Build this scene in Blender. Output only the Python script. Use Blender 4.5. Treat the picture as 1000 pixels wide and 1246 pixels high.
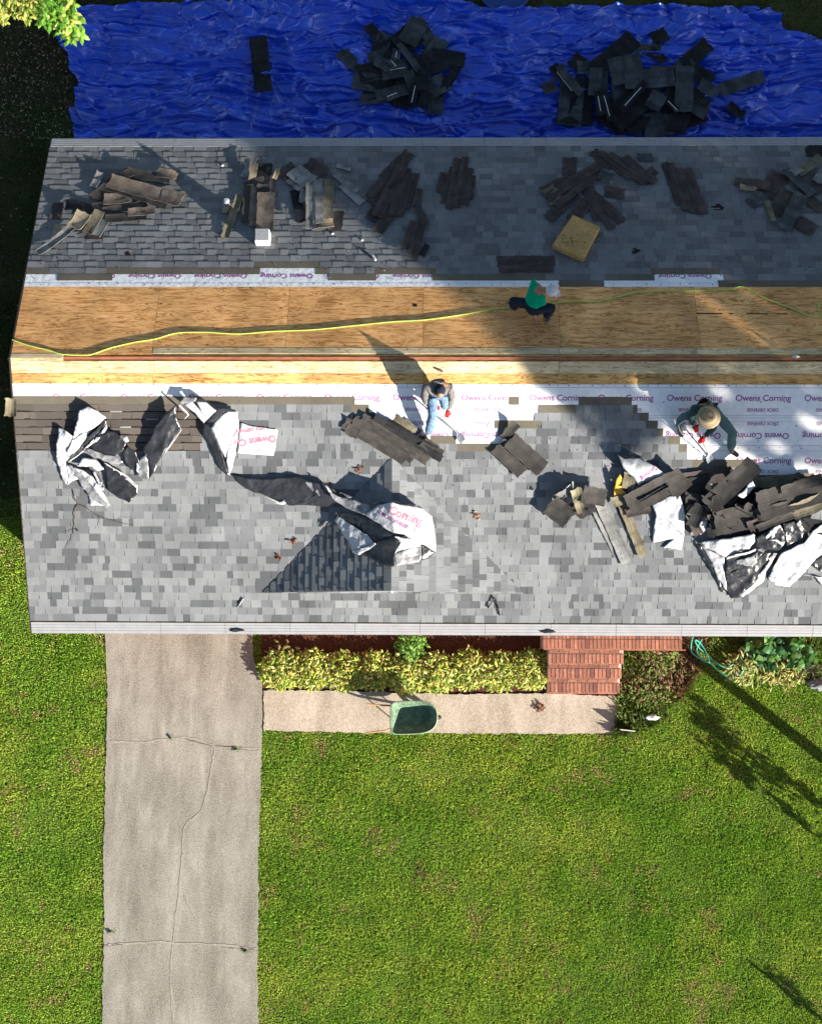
import bpy, bmesh, math, random
import numpy as np
from mathutils import Vector, Matrix, noise as mnoise
random.seed(7); rng = np.random.default_rng(7)
for o in list(bpy.data.objects): bpy.data.objects.remove(o)
scene = bpy.context.scene

# ---------------------------------------------------------------- camera, sky, sun, exposure
P = 0.36; EAVE = 2.55; R = 4.879; Z0 = EAVE + P*R; XL = -7.452; XR = 15.0
CAM = np.array([0, -5.1108, 20.4556+Z0]); TILT, PAN, ROLL, FPX = .1146, -.0141, .0030, 1432.3
F = np.array([math.sin(PAN), math.sin(TILT)*math.cos(PAN), -math.cos(TILT)*math.cos(PAN)]); F /= np.linalg.norm(F)
CX = np.array([math.cos(ROLL), math.sin(ROLL), 0.]); CX -= F*(CX@F); CX /= np.linalg.norm(CX)
CY = np.cross(-F, CX)
cam = bpy.data.cameras.new('camera'); co = bpy.data.objects.new('camera', cam); scene.collection.objects.link(co)
M = Matrix(((CX[0], CY[0], -F[0], CAM[0]), (CX[1], CY[1], -F[1], CAM[1]), (CX[2], CY[2], -F[2], CAM[2]), (0, 0, 0, 1)))
co.matrix_world = M
cam.sensor_fit = 'HORIZONTAL'; cam.sensor_width = 36; cam.lens = FPX/1000*36; cam.clip_end = 2000
scene.camera = co
EL = math.radians(19.0); AX, AY = -.79, .613          # direction the light travels in plan
w = bpy.data.worlds.new('World'); scene.world = w; w.use_nodes = True
nt = w.node_tree; bg = nt.nodes['Background']; sk = nt.nodes.new('ShaderNodeTexSky')
sk.sky_type = 'NISHITA'; sk.sun_disc = False; sk.sun_elevation = EL
sk.sun_rotation = math.atan2(-AX, -AY); sk.air_density = 1.0; sk.dust_density = .6
nt.links.new(sk.outputs[0], bg.inputs[0]); bg.inputs[1].default_value = 0.055
sl = bpy.data.lights.new('sun', 'SUN'); sl.energy = 5.0; sl.angle = math.radians(.5); sl.color = (1, .93, .82)
so = bpy.data.objects.new('sun', sl); scene.collection.objects.link(so)
so.rotation_euler = Vector((AX*math.cos(EL), AY*math.cos(EL), -math.sin(EL))).to_track_quat('-Z', 'Y').to_euler()
scene.view_settings.view_transform = 'Standard'; scene.view_settings.look = 'None'
scene.view_settings.exposure = 1.55; scene.view_settings.gamma = 1

# ---------------------------------------------------------------- projection helpers
PL = {'F': ((0, -P, 1), Z0), 'B': ((0, P, 1), Z0), 'G': ((0, 0, 1), 0)}
def hit(px, py, s, h=0.):
    d = F + CX*(px-500)/FPX - CY*(py-623)/FPX
    n, c = PL[s]; n = np.array(n, float)
    return CAM + d*((c+h*np.linalg.norm(n) - CAM@n)/(d@n))
def hitM(px, py, s, h=0.):      # front slope or the cross gable standing on it, whichever is on top
    if s != 'F': return hit(px, py, s, h)
    f = hit(px, py, 'F', h); a, b = hit(px, py, 'DL', h), hit(px, py, 'DR', h); d = a if a[2] < b[2] else b
    return d if (d[2] > f[2] and d[1] > yB) else f
def pix(p):
    v = np.asarray(p) - CAM; d = v@F
    return 500+FPX*(v@CX)/d, 623-FPX*(v@CY)/d
SC = 1/math.sqrt(1+P*P)
def S(s, x, t, h=0.):        # slope coordinates -> world
    if s == 'F': return np.array([x, -t*SC - h*P*SC, Z0 - t*P*SC + h*SC])
    return np.array([x, t*SC + h*P*SC, Z0 - t*P*SC + h*SC])
def toS(s, px, py):
    q = hit(px, py, s); return q[0], abs(q[1])/SC
TE = R/SC
def L1(h):
    h = np.asarray(h, dtype=np.int64) & 0xffffffff
    h = (h ^ (h >> 15))*0x2c1b3c6d & 0xffffffff; h = (h ^ (h >> 12))*0x297a2d39 & 0xffffffff
    return ((h ^ (h >> 15)) & 0xffff)/65535.
def vn(x, y, seed=0):        # value noise
    x = np.asarray(x, float); y = np.asarray(y, float)
    xi = np.floor(x).astype(np.int64); yi = np.floor(y).astype(np.int64); fx = x-xi; fy = y-yi
    fx = fx*fx*(3-2*fx); fy = fy*fy*(3-2*fy)
    g = lambda a, b: L1(a*374761393 + b*668265263 + seed*982451653)
    return (g(xi, yi)*(1-fx)+g(xi+1, yi)*fx)*(1-fy) + (g(xi, yi+1)*(1-fx)+g(xi+1, yi+1)*fx)*fy
def inpoly(x, y, poly):
    x = np.asarray(x, float); y = np.asarray(y, float); r = np.zeros(x.shape, bool); n = len(poly)
    for i in range(n):
        x0, y0 = poly[i]; x1, y1 = poly[(i+1) % n]
        c = (y0 > y) != (y1 > y)
        r ^= c & (x < (x1-x0)*(y-y0)/((y1-y0) if y1 != y0 else 1e-9) + x0)
    return r

# ---------------------------------------------------------------- objects
def empty(name, loc=(0, 0, 0)):
    o = bpy.data.objects.new(name, None); scene.collection.objects.link(o); o.location = tuple(loc); return o
def tag(o, label=None, cat=None, group=None, kind=None):
    if label: o['label'] = label
    if cat: o['category'] = cat
    if group: o['group'] = group
    if kind: o['kind'] = kind
    return o
def meshobj(name, V, Fc, mats, parent=None, cols=None, midx=None, smooth=False, origin=None):
    """V world coords; origin: base of thing (object origin)"""
    V = np.asarray(V, float).reshape(-1, 3)
    if parent is not None: org = np.array(parent.location) if parent.parent is None else np.array(parent['_o'])
    elif origin is not None: org = np.array(origin, float)
    else: org = np.zeros(3)
    me = bpy.data.meshes.new(name)
    me.from_pydata((V-org).tolist(), [], [tuple(int(i) for i in f) for f in Fc])
    if not isinstance(mats, (list, tuple)): mats = [mats]
    for m in mats: me.materials.append(m)
    if midx is not None: me.polygons.foreach_set('material_index', np.array(midx, dtype=np.int32))
    if cols is not None:
        at = me.color_attributes.new('Col', 'FLOAT_COLOR', 'POINT')
        c = np.ones((len(V), 4)); c[:, :3] = np.asarray(cols, float).reshape(-1, 3); at.data.foreach_set('color', c.ravel())
    if smooth: me.polygons.foreach_set('use_smooth', [True]*len(me.polygons))
    me.update()
    o = bpy.data.objects.new(name, me); scene.collection.objects.link(o)
    if parent is not None:
        o.parent = parent
        if parent.parent is None: o['_o'] = list(org)
        else: o['_o'] = list(org)
    else: o.location = tuple(org)
    return o
class MB:
    def __init__(s): s.V = []; s.F = []; s.C = []; s.M = []; s.n = 0
    def add(s, V, Fc, c=(1, 1, 1), m=0):
        V = np.asarray(V, float).reshape(-1, 3)
        s.V.append(V); s.F += [tuple(i+s.n for i in f) for f in Fc]; s.C.append(np.tile(np.asarray(c, float), (len(V), 1)) if np.ndim(c) == 1 else np.asarray(c))
        s.M += [m]*len(Fc); s.n += len(V)
    def box(s, c, u, v, n, c3=(1, 1, 1), m=0):      # centre, half-vectors
        c, u, v, n = map(lambda a: np.array(a, float), (c, u, v, n))
        V = [c+a*u+b*v+d*n for d in (-1, 1) for a, b in ((-1, -1), (1, -1), (1, 1), (-1, 1))]
        s.add(V, [(3, 2, 1, 0), (4, 5, 6, 7), (0, 1, 5, 4), (1, 2, 6, 5), (2, 3, 7, 6), (3, 0, 4, 7)], c3, m)
    def tube(s, pts, r, k=7, c=(1, 1, 1), m=0):
        pts = [np.array(p, float) for p in pts]; n = len(pts)
        rs = [r]*n if np.isscalar(r) else r; V = []; u = None
        for i, p in enumerate(pts):
            t = pts[min(i+1, n-1)]-pts[max(i-1, 0)]; t /= (np.linalg.norm(t)+1e-9)
            if u is None: u = np.cross(t, (0, 0, 1) if abs(t[2]) < .9 else (1, 0, 0))
            u = u-t*(u@t); u /= (np.linalg.norm(u)+1e-9); v = np.cross(t, u)
            for j in range(k):
                a = 2*math.pi*j/k; V.append(p+rs[i]*(u*math.cos(a)+v*math.sin(a)))
        Fc = [(i*k+j, i*k+(j+1) % k, (i+1)*k+(j+1) % k, (i+1)*k+j) for i in range(n-1) for j in range(k)]
        Fc += [tuple(range(k-1, -1, -1)), tuple((n-1)*k+j for j in range(k))]
        s.add(V, Fc, c, m)
    def build(s, name, mats, parent=None, **k):
        return meshobj(name, np.concatenate(s.V), s.F, mats, parent, cols=np.concatenate(s.C), midx=s.M, **k)
def smooth_path(pts, n=6):
    pts = [np.array(p, float) for p in pts]; P_ = [pts[0]]+pts+[pts[-1]]; out = []
    for i in range(1, len(P_)-2):
        a, b, c, d = P_[i-1:i+3]
        for k in range(n):
            t = k/n; out.append(.5*((2*b)+(c-a)*t+(2*a-5*b+4*c-d)*t*t+(3*b-3*c+d-a)*t**3))
    out.append(pts[-1]); return out

# ---------------------------------------------------------------- materials
def mat(name, col=(1, 1, 1), rough=.8, attr=False, spec=.3, metal=0., nscale=0., namt=0., bump=0., bscale=200., bdist=.004, n2=0., n2s=3., stretch=None):
    m = bpy.data.materials.new(name); m.use_nodes = True; t = m.node_tree; b = t.nodes['Principled BSDF']
    b.inputs['Roughness'].default_value = rough; b.inputs['Metallic'].default_value = metal
    b.inputs['Specular IOR Level'].default_value = spec
    tc = t.nodes.new('ShaderNodeTexCoord'); src = tc.outputs['Object']
    if stretch:
        mp = t.nodes.new('ShaderNodeMapping'); mp.inputs['Scale'].default_value = stretch; t.links.new(src, mp.inputs[0]); src = mp.outputs[0]
    if attr:
        a = t.nodes.new('ShaderNodeAttribute'); a.attribute_name = 'Col'; c = a.outputs['Color']
        mu = t.nodes.new('ShaderNodeMix'); mu.data_type = 'RGBA'; mu.blend_type = 'MULTIPLY'; mu.inputs[0].default_value = 1
        t.links.new(c, mu.inputs[6]); mu.inputs[7].default_value = (*col, 1); c = mu.outputs[2]
    else:
        r = t.nodes.new('ShaderNodeRGB'); r.outputs[0].default_value = (*col, 1); c = r.outputs[0]
    for sc, am in ((nscale, namt), (n2s, n2)):
        if am <= 0: continue
        n = t.nodes.new('ShaderNodeTexNoise'); n.inputs['Scale'].default_value = sc; n.inputs['Detail'].default_value = 5
        t.links.new(src, n.inputs['Vector'])
        mr = t.nodes.new('ShaderNodeMapRange'); mr.inputs[1].default_value = .3; mr.inputs[2].default_value = .7
        mr.inputs[3].default_value = 1-am; mr.inputs[4].default_value = 1+am; t.links.new(n.outputs[0], mr.inputs[0])
        mu = t.nodes.new('ShaderNodeMix'); mu.data_type = 'RGBA'; mu.blend_type = 'MULTIPLY'; mu.inputs[0].default_value = 1
        cb = t.nodes.new('ShaderNodeCombineColor')
        for i in range(3): t.links.new(mr.outputs[0], cb.inputs[i])
        t.links.new(c, mu.inputs[6]); t.links.new(cb.outputs[0], mu.inputs[7]); c = mu.outputs[2]
    t.links.new(c, b.inputs['Base Color'])
    if bump > 0:
        n = t.nodes.new('ShaderNodeTexNoise'); n.inputs['Scale'].default_value = bscale; n.inputs['Detail'].default_value = 4
        t.links.new(src, n.inputs['Vector'])
        bp = t.nodes.new('ShaderNodeBump'); bp.inputs['Strength'].default_value = bump; bp.inputs['Distance'].default_value = bdist
        t.links.new(n.outputs[0], bp.inputs['Height']); t.links.new(bp.outputs[0], b.inputs['Normal'])
    return m
def plywood(name, c1, c2, c3, knots=True):
    m = bpy.data.materials.new(name); m.use_nodes = True; t = m.node_tree; b = t.nodes['Principled BSDF']; b.inputs['Roughness'].default_value = .75; b.inputs['Specular IOR Level'].default_value = .2
    N = t.nodes.new; Lk = t.links.new
    tc = N('ShaderNodeTexCoord'); at = N('ShaderNodeAttribute'); at.attribute_name = 'Col'
    ad = N('ShaderNodeVectorMath'); ad.operation = 'MULTIPLY_ADD'; Lk(at.outputs['Color'], ad.inputs[0]); ad.inputs[1].default_value = (17, 31, 7); Lk(tc.outputs['Object'], ad.inputs[2])
    mp = N('ShaderNodeMapping'); mp.inputs['Scale'].default_value = (.8, 6, 6); Lk(ad.outputs[0], mp.inputs[0])
    n0 = N('ShaderNodeTexNoise'); n0.inputs['Scale'].default_value = 1.3; n0.inputs['Detail'].default_value = 6; n0.inputs['Distortion'].default_value = 1.2; Lk(mp.outputs[0], n0.inputs[0])
    wv = N('ShaderNodeMath'); wv.operation = 'MULTIPLY'; Lk(n0.outputs[0], wv.inputs[0]); wv.inputs[1].default_value = 60
    sn = N('ShaderNodeMath'); sn.operation = 'SINE'; Lk(wv.outputs[0], sn.inputs[0])
    r1 = N('ShaderNodeMapRange'); Lk(sn.outputs[0], r1.inputs[0]); r1.inputs[1].default_value = -1; r1.inputs[2].default_value = 1; r1.inputs[3].default_value = 0; r1.inputs[4].default_value = .5
    n2 = N('ShaderNodeTexNoise'); n2.inputs['Scale'].default_value = 3.6; n2.inputs['Detail'].default_value = 8; n2.inputs['Roughness'].default_value = .7; Lk(mp.outputs[0], n2.inputs[0])
    a2 = N('ShaderNodeMath'); a2.operation = 'MULTIPLY_ADD'; Lk(r1.outputs[0], a2.inputs[0]); a2.inputs[1].default_value = .42; Lk(n2.outputs[0], a2.inputs[2])
    cr = N('ShaderNodeValToRGB'); Lk(a2.outputs[0], cr.inputs[0]); e = cr.color_ramp.elements
    e[0].position = .44; e[0].color = (*c1, 1); e[1].position = .92; e[1].color = (*c3, 1); x = e.new(.63); x.color = (*c2, 1)
    # large patches
    n3 = N('ShaderNodeTexNoise'); n3.inputs['Scale'].default_value = 1.1; n3.inputs['Detail'].default_value = 3; Lk(ad.outputs[0], n3.inputs[0])
    r3 = N('ShaderNodeMapRange'); Lk(n3.outputs[0], r3.inputs[0]); r3.inputs[1].default_value = .35; r3.inputs[2].default_value = .65; r3.inputs[3].default_value = .72; r3.inputs[4].default_value = 1.12
    cb = N('ShaderNodeCombineColor'); [Lk(r3.outputs[0], cb.inputs[i]) for i in range(3)]
    mu = N('ShaderNodeMix'); mu.data_type = 'RGBA'; mu.blend_type = 'MULTIPLY'; mu.inputs[0].default_value = 1; Lk(cr.outputs[0], mu.inputs[6]); Lk(cb.outputs[0], mu.inputs[7]); c = mu.outputs[2]
    # knots / nail holes
    for sc, th, on in ((2.3, .055, knots), (7.0, .05, True)):
        if not on: continue
        vo = N('ShaderNodeTexVoronoi'); vo.inputs['Scale'].default_value = sc; mq = N('ShaderNodeMapping'); mq.inputs['Scale'].default_value = (.7, 1.4, 1.4); Lk(ad.outputs[0], mq.inputs[0]); Lk(mq.outputs[0], vo.inputs[0])
        rr = N('ShaderNodeMapRange'); Lk(vo.outputs['Distance'], rr.inputs[0]); rr.inputs[1].default_value = th*.6; rr.inputs[2].default_value = th*1.3; rr.inputs[3].default_value = .8; rr.inputs[4].default_value = 0
        mx = N('ShaderNodeMix'); mx.data_type = 'RGBA'; Lk(rr.outputs[0], mx.inputs[0]); Lk(c, mx.inputs[6]); mx.inputs[7].default_value = (.05, .025, .012, 1); c = mx.outputs[2]
    Lk(c, b.inputs['Base Color']); return m
def concrete(name, c1, c2, dirt):
    m = bpy.data.materials.new(name); m.use_nodes = True; t = m.node_tree; b = t.nodes['Principled BSDF']; b.inputs['Roughness'].default_value = .9; b.inputs['Specular IOR Level'].default_value = .2
    N = t.nodes.new; Lk = t.links.new; tc = N('ShaderNodeTexCoord')
    def ns(sc, det, st=None, dist=0):
        s = tc.outputs['Object']
        if st: mp = N('ShaderNodeMapping'); mp.inputs['Scale'].default_value = st; Lk(s, mp.inputs[0]); s = mp.outputs[0]
        n = N('ShaderNodeTexNoise'); n.inputs['Scale'].default_value = sc; n.inputs['Detail'].default_value = det; n.inputs['Roughness'].default_value = .65; n.inputs['Distortion'].default_value = dist; Lk(s, n.inputs[0]); return n.outputs[0]
    def mixc(f, a, bb, lo, hi):
        r = N('ShaderNodeMapRange'); Lk(f, r.inputs[0]); r.inputs[1].default_value = lo; r.inputs[2].default_value = hi
        x = N('ShaderNodeMix'); x.data_type = 'RGBA'; Lk(r.outputs[0], x.inputs[0])
        for i, q in ((6, a), (7, bb)):
            if isinstance(q, tuple): x.inputs[i].default_value = (*q, 1)
            else: Lk(q, x.inputs[i])
        return x.outputs[2]
    c = mixc(ns(1.3, 8, (1, .7, 1), .2), c1, c2, .30, .66); c = mixc(ns(2.1, 5, (1.5, .3, 1), .1), c, tuple(min(1, q*1.2) for q in c2), .55, .72)
    c = mixc(ns(1.2, 7, (2.0, .45, 1), .2), c, dirt, .43, .72)
    g = ns(38, 6)
    c2_ = mixc(g, tuple(x*.35 for x in c1), tuple(min(1, x*1.7) for x in c2), .34, .66)
    x = N('ShaderNodeMix'); x.data_type = 'RGBA'; x.inputs[0].default_value = .38; Lk(c, x.inputs[6]); Lk(c2_, x.inputs[7]); c = x.outputs[2]
    vo = N('ShaderNodeTexVoronoi'); vo.inputs['Scale'].default_value = 26; Lk(tc.outputs['Object'], vo.inputs[0])
    rr = N('ShaderNodeMapRange'); Lk(vo.outputs['Distance'], rr.inputs[0]); rr.inputs[1].default_value = .08; rr.inputs[2].default_value = .2; rr.inputs[3].default_value = .45; rr.inputs[4].default_value = 0
    mx = N('ShaderNodeMix'); mx.data_type = 'RGBA'; Lk(rr.outputs[0], mx.inputs[0]); Lk(c, mx.inputs[6]); mx.inputs[7].default_value = (.16, .12, .08, 1); c = mx.outputs[2]
    Lk(c, b.inputs['Base Color'])
    bp = N('ShaderNodeBump'); bp.inputs['Strength'].default_value = .6; bp.inputs['Distance'].default_value = .006; Lk(g, bp.inputs['Height']); Lk(bp.outputs[0], b.inputs['Normal'])
    return m
M_sh = mat('shingle_granules', attr=True, rough=.95, spec=.15, nscale=130, namt=.22, n2=.15, n2s=1.1, bump=.5, bscale=260, bdist=.003)
M_ply = plywood('plywood_sheet', (.44, .18, .05), (.86, .44, .16), (.94, .58, .27))
M_ply2 = plywood('pale_board', (.42, .30, .15), (.68, .54, .32), (.78, .66, .44), False)
M_ply3 = plywood('orange_board', (.3, .13, .04), (.62, .37, .13), (.72, .48, .2))
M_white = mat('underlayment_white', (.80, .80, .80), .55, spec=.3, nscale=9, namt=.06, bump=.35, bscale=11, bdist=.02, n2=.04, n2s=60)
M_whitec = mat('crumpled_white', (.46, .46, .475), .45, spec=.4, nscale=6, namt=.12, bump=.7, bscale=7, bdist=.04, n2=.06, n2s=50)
M_black = mat('underlayment_black', (.022, .022, .025), .30, spec=.7, nscale=4, namt=.3, bump=.5, bscale=4, bdist=.05)
M_silver = mat('underlayment_sheen', (.20, .20, .21), .28, spec=.9, nscale=5, namt=.5, bump=.6, bscale=5, bdist=.05)
M_ink = mat('purple_ink', (.33, .10, .27), .6)
M_inksun = mat('sunlit_pink_ink', (.55, .16, .24), .6)  # same purple ink with sunlight put into its colour
M_line = mat('line_ink', (.38, .36, .50), .6)
M_nail = mat('nail_cap', (.06, .06, .09), .5)
M_dark = mat('dark_trim', (.05, .035, .028), .7, nscale=20, namt=.3)
M_gut = mat('gutter_metal', (.30, .30, .31), .45, spec=.5, nscale=5, namt=.08, n2=.05, n2s=40)
M_copper = mat('ridge_timber', (.38, .14, .075), .7, nscale=14, namt=.35, stretch=(.4, 3, 3))
M_void = mat('attic_dark', (.015, .008, .006), .9)
M_brick = mat('brick', (1, 1, 1), .9, attr=True, nscale=60, namt=.3, bump=.5, bscale=80, n2=.15, n2s=9)
M_mortar = mat('mortar', (.5, .44, .36), .95, nscale=50, namt=.25)
M_soil = mat('soil', (.07, .075, .022), 1, nscale=30, namt=.5, n2=.4, n2s=1.2, bump=.6, bscale=40, bdist=.03)
M_mulch = mat('mulch', (.11, .045, .025), 1, nscale=45, namt=.7, bump=1, bscale=60, bdist=.04)
M_leafa = mat('leaf_attr', (1, 1, 1), .55, attr=True, spec=.35)
M_grass = mat('grass_blade', (1, 1, 1), .6, attr=True, spec=.25)
def translucent(m, f):
    t = m.node_tree; b = t.nodes['Principled BSDF']; o = t.nodes['Material Output']; tr = t.nodes.new('ShaderNodeBsdfTranslucent'); mx = t.nodes.new('ShaderNodeMixShader'); mx.inputs[0].default_value = f
    t.links.new(b.inputs['Base Color'].links[0].from_socket, tr.inputs[0]); t.links.new(b.outputs[0], mx.inputs[1]); t.links.new(tr.outputs[0], mx.inputs[2]); t.links.new(mx.outputs[0], o.inputs[0])
def torn_pattern(m):
    t = m.node_tree; b = t.nodes['Principled BSDF']; N = t.nodes.new; Lk = t.links.new; src = b.inputs['Base Color'].links[0].from_socket
    at = N('ShaderNodeAttribute'); at.attribute_name = 'Loc'; br = N('ShaderNodeTexBrick'); Lk(at.outputs['Vector'], br.inputs['Vector'])
    br.inputs['Scale'].default_value = 1; br.inputs['Brick Width'].default_value = .31; br.inputs['Row Height'].default_value = .14; br.inputs['Mortar Size'].default_value = .004; br.inputs['Mortar Smooth'].default_value = .3
    br.inputs['Color1'].default_value = (1.15, 1.15, 1.15, 1); br.inputs['Color2'].default_value = (.72, .72, .72, 1); br.inputs['Mortar'].default_value = (.45, .45, .45, 1); br.offset = .37; br.squash = .6
    mu = N('ShaderNodeMix'); mu.data_type = 'RGBA'; mu.blend_type = 'MULTIPLY'; mu.inputs[0].default_value = .6; Lk(src, mu.inputs[6]); Lk(br.outputs[0], mu.inputs[7]); Lk(mu.outputs[2], b.inputs['Base Color'])
translucent(M_grass, .35); translucent(M_leafa, .3)
M_tarp = mat('blue_tarp', (.010, .075, .62), .24, spec=1., nscale=3, namt=.18, bump=.22, bscale=9, bdist=.03, n2=.10, n2s=20)
M_conc = concrete('driveway_concrete', (.20, .178, .145), (.38, .345, .29), (.10, .086, .064))
M_conc2 = concrete('walkway_concrete', (.38, .31, .24), (.52, .44, .35), (.26, .21, .15))
M_torn = mat('torn_shingle', (1, 1, 1), .9, attr=True, spec=.2, nscale=70, namt=.3, n2=.25, n2s=6, bump=.5, bscale=150, bdist=.004)
torn_pattern(M_torn)
M_bark = mat('bark', (.12, .08, .05), .95, nscale=20, namt=.4, bump=.8, bscale=30, bdist=.03)
M_foam = mat('yellow_foam', (.44, .27, .10), .95, nscale=22, namt=.18, n2=.15, n2s=4, bump=.7, bscale=60, bdist=.008)
M_foamd = mat('worn_foam', (.17, .09, .035), 1)
M_foamb = mat('bright_foam', (.80, .42, .05), .9, nscale=30, namt=.25, bump=.8, bscale=50, bdist=.01)
M_cord = mat('cord_yellow_green', (.40, .58, .12), .5)
M_hose = mat('hose_green', (.06, .42, .30), .35, spec=.5)
M_wb = mat('barrow_green', (.22, .31, .18), .5, spec=.4, nscale=15, namt=.15, n2=.15, n2s=4)
M_wbin = mat('barrow_inside', (.12, .19, .12), .6, spec=.3, nscale=20, namt=.4, n2=.3, n2s=5)
M_wood = mat('wooden_handle', (.33, .2, .1), .7, nscale=30, namt=.2)
M_steel = mat('tool_steel', (.42, .43, .45), .35, metal=.7, nscale=30, namt=.2)
M_blackp = mat('black_plastic', (.02, .02, .022), .5)
M_skin = mat('skin', (.36, .17, .10), .6)
M_whitep = mat('white_paint', (.75, .75, .74), .5)
M_greyp = mat('grey_cap', (.22, .23, .24), .6, nscale=30, namt=.2)
M_tub = mat('dark_blue_plastic', (.012, .05, .22), .35, spec=.5, nscale=6, namt=.2)
def cloth(name, c, a=.12): return mat(name, c, .9, spec=.1, nscale=25, namt=a, bump=.6, bscale=22, bdist=.02)
M_green = cloth('green_shirt', (.0, .30, .15)); M_grey = cloth('grey_hoodie', (.15, .142, .14), .3); M_jean = cloth('blue_jeans', (.12, .19, .28), .4)
M_navy = cloth('dark_trousers', (.018, .022, .035)); M_teal = cloth('teal_trousers', (.085, .14, .15)); M_dteal = cloth('dark_teal_shirt', (.035, .07, .07))
M_red = cloth('red_glove', (.55, .03, .035)); M_straw = mat('straw', (.30, .23, .14), .9, nscale=60, namt=.25, bump=.8, bscale=120, bdist=.004)
M_cap = cloth('pale_cap', (.5, .5, .54)); M_boot = cloth('tan_boot', (.45, .40, .32)); M_bootd = cloth('dark_boot', (.10, .085, .07)); M_hair = mat('hair', (.012, .009, .008), .7)

# ---------------------------------------------------------------- ground
tag(meshobj('ground', [(-300, -300, 0), (300, -300, 0), (300, 300, 0), (-300, 300, 0)], [(0, 1, 2, 3)], M_soil), kind='structure')
DRIVE = [(129, 700), (128, 771), (131, 830), (130, 900), (128, 980), (126, 1050), (127, 1130), (124, 1270), (315, 1270), (313, 1180), (315, 1100), (314, 1040), (317, 960), (319, 890), (319, 828), (312, 815), (308, 795), (307, 700)]
WALK = [(321, 840), (420, 841), (560, 845), (660, 844), (748, 847), (752, 862), (747, 893), (640, 893), (470, 892), (321, 889)]
def slab(name, poly, m, z, thick):
    pts = []
    n = len(poly)
    for i in range(n):
        a = np.array(poly[i], float); b = np.array(poly[(i+1) % n], float); k = max(1, int(np.linalg.norm(b-a)/3))
        for j in range(k):
            q = a+(b-a)*j/k
            jx = (vn(q[1]*.35, q[0]*.35, 5)-.5)*2.6 if 780 < q[1] < 1260 else 0
            jy = (vn(q[0]*.3, q[1]*.35, 9)-.5)*2.2 if abs(b[0]-a[0]) > abs(b[1]-a[1]) and q[1] < 1200 else 0
            h = hit(q[0]+jx, q[1]+jy, 'G'); pts.append((h[0], h[1], z))
    k = len(pts); V = pts+[(x, y, z-thick) for x, y, _ in pts]
    Fc = [tuple(range(k-1, -1, -1))]+[(i, (i+1) % k, k+(i+1) % k, k+i) for i in range(k)]
    o = meshobj(name, V, Fc, m)
    bm = bmesh.new(); bm.from_mesh(o.data); bmesh.ops.recalc_face_normals(bm, faces=bm.faces); bm.to_mesh(o.data); bm.free()
    return tag(o, kind='structure')
drive = slab('driveway', DRIVE, M_conc, .03, .15)
walk = slab('walkway', WALK, M_conc2, .035, .15)
def crack(path, wd, m, parent, z):
    mb = MB(); pts = smooth_path([hit(x, y, 'G') for x, y in path], 8)
    for i in range(len(pts)-1):
        a, b = pts[i], pts[i+1]; d = b-a; d /= np.linalg.norm(d)+1e-9; n = np.array([-d[1], d[0], 0])*wd*(.5+vn(i*.6, 3))
        j = np.array([-d[1], d[0], 0])*(vn(i*.9, 7)-.5)*.03
        mb.add([a-n+j, b-n+j, b+n+j, a+n+j], [(0, 1, 2, 3)])
        mb.V[-1][:, 2] = z
    return mb.build('crack', m, parent)
M_crk = mat('pale_crack', (.36, .32, .26), .95, nscale=40, namt=.3); M_crkd = mat('dark_crack', (.12, .09, .06), .95)
for i, pth in enumerate([[(131, 902), (180, 903), (225, 897), (262, 907), (317, 912)], [(262, 912), (255, 950), (246, 985), (226, 1005), (222, 1040), (215, 1110), (208, 1180), (212, 1250)], [(128, 1150), (180, 1147), (240, 1148), (314, 1155)], [(225, 1090), (240, 1120)]]):
    crack(pth, .014, M_crk, drive, .0345+i*.0005)
for i, pth in enumerate([[(225, 899), (262, 908), (317, 913)], [(128, 1151), (150, 1149)], [(270, 1152), (314, 1156)]]): crack(pth, .004, M_crkd, drive, .038+i*.0005)

# ---------------------------------------------------------------- house
house = tag(empty('brick_house', (0, 0, 0)), 'single storey house with grey shingle gable roof half stripped to plywood', 'house')
mb = MB(); W0, W1, WY = -6.85, XR-.4, R-.62
brc = (.30, .12, .075)
for a, b in (((W0, -WY), (W1, -WY)), ((W1, -WY), (W1, WY)), ((W1, WY), (W0, WY)), ((W0, WY), (W0, -WY))):
    L = math.dist(a, b); ux, uy = (b[0]-a[0])/L, (b[1]-a[1])/L; nx, ny = uy, -ux
    for r in range(34):
        o_ = (r % 2)*.11; k = -o_
        while k < L:
            s0 = max(k, 0)+.005; s1 = min(k+.21, L)
            if s1 > s0+.02:
                z = r*.075+.037; c = (s0+s1)/2; g = .75+.5*random.random()
                mb.box((a[0]+ux*c+nx*.01, a[1]+uy*c+ny*.01, z), (ux*(s1-s0)/2, uy*(s1-s0)/2, 0), (0, 0, .032), (nx*.012, ny*.012, 0), tuple(q*g for q in brc))
            k += .22
wl = mb.build('brick_facing', M_brick, house)
mb = MB()
for s in (-1, 1): mb.box(((W0+W1)/2, s*(WY-.06), 1.24), ((W1-W0)/2, 0, 0), (0, .055, 0), (0, 0, 1.24))
for x in (W0+.06, W1-.06): mb.box((x, 0, 1.24), (.055, 0, 0), (0, WY-.12, 0), (0, 0, 1.24))
for x in (W0+.06, W1-.06):
    V = [(x+s*.05, y, z) for s in (-1, 1) for y, z in ((-WY, 2.485), (WY, 2.485), (0, 2.47+P*WY))]
    mb.add(V, [(0, 1, 2), (5, 4, 3), (0, 3, 4, 1), (1, 4, 5, 2), (2, 5, 3, 0)])
mb.build('wall', M_mortar, house)
mb = MB()
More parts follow.
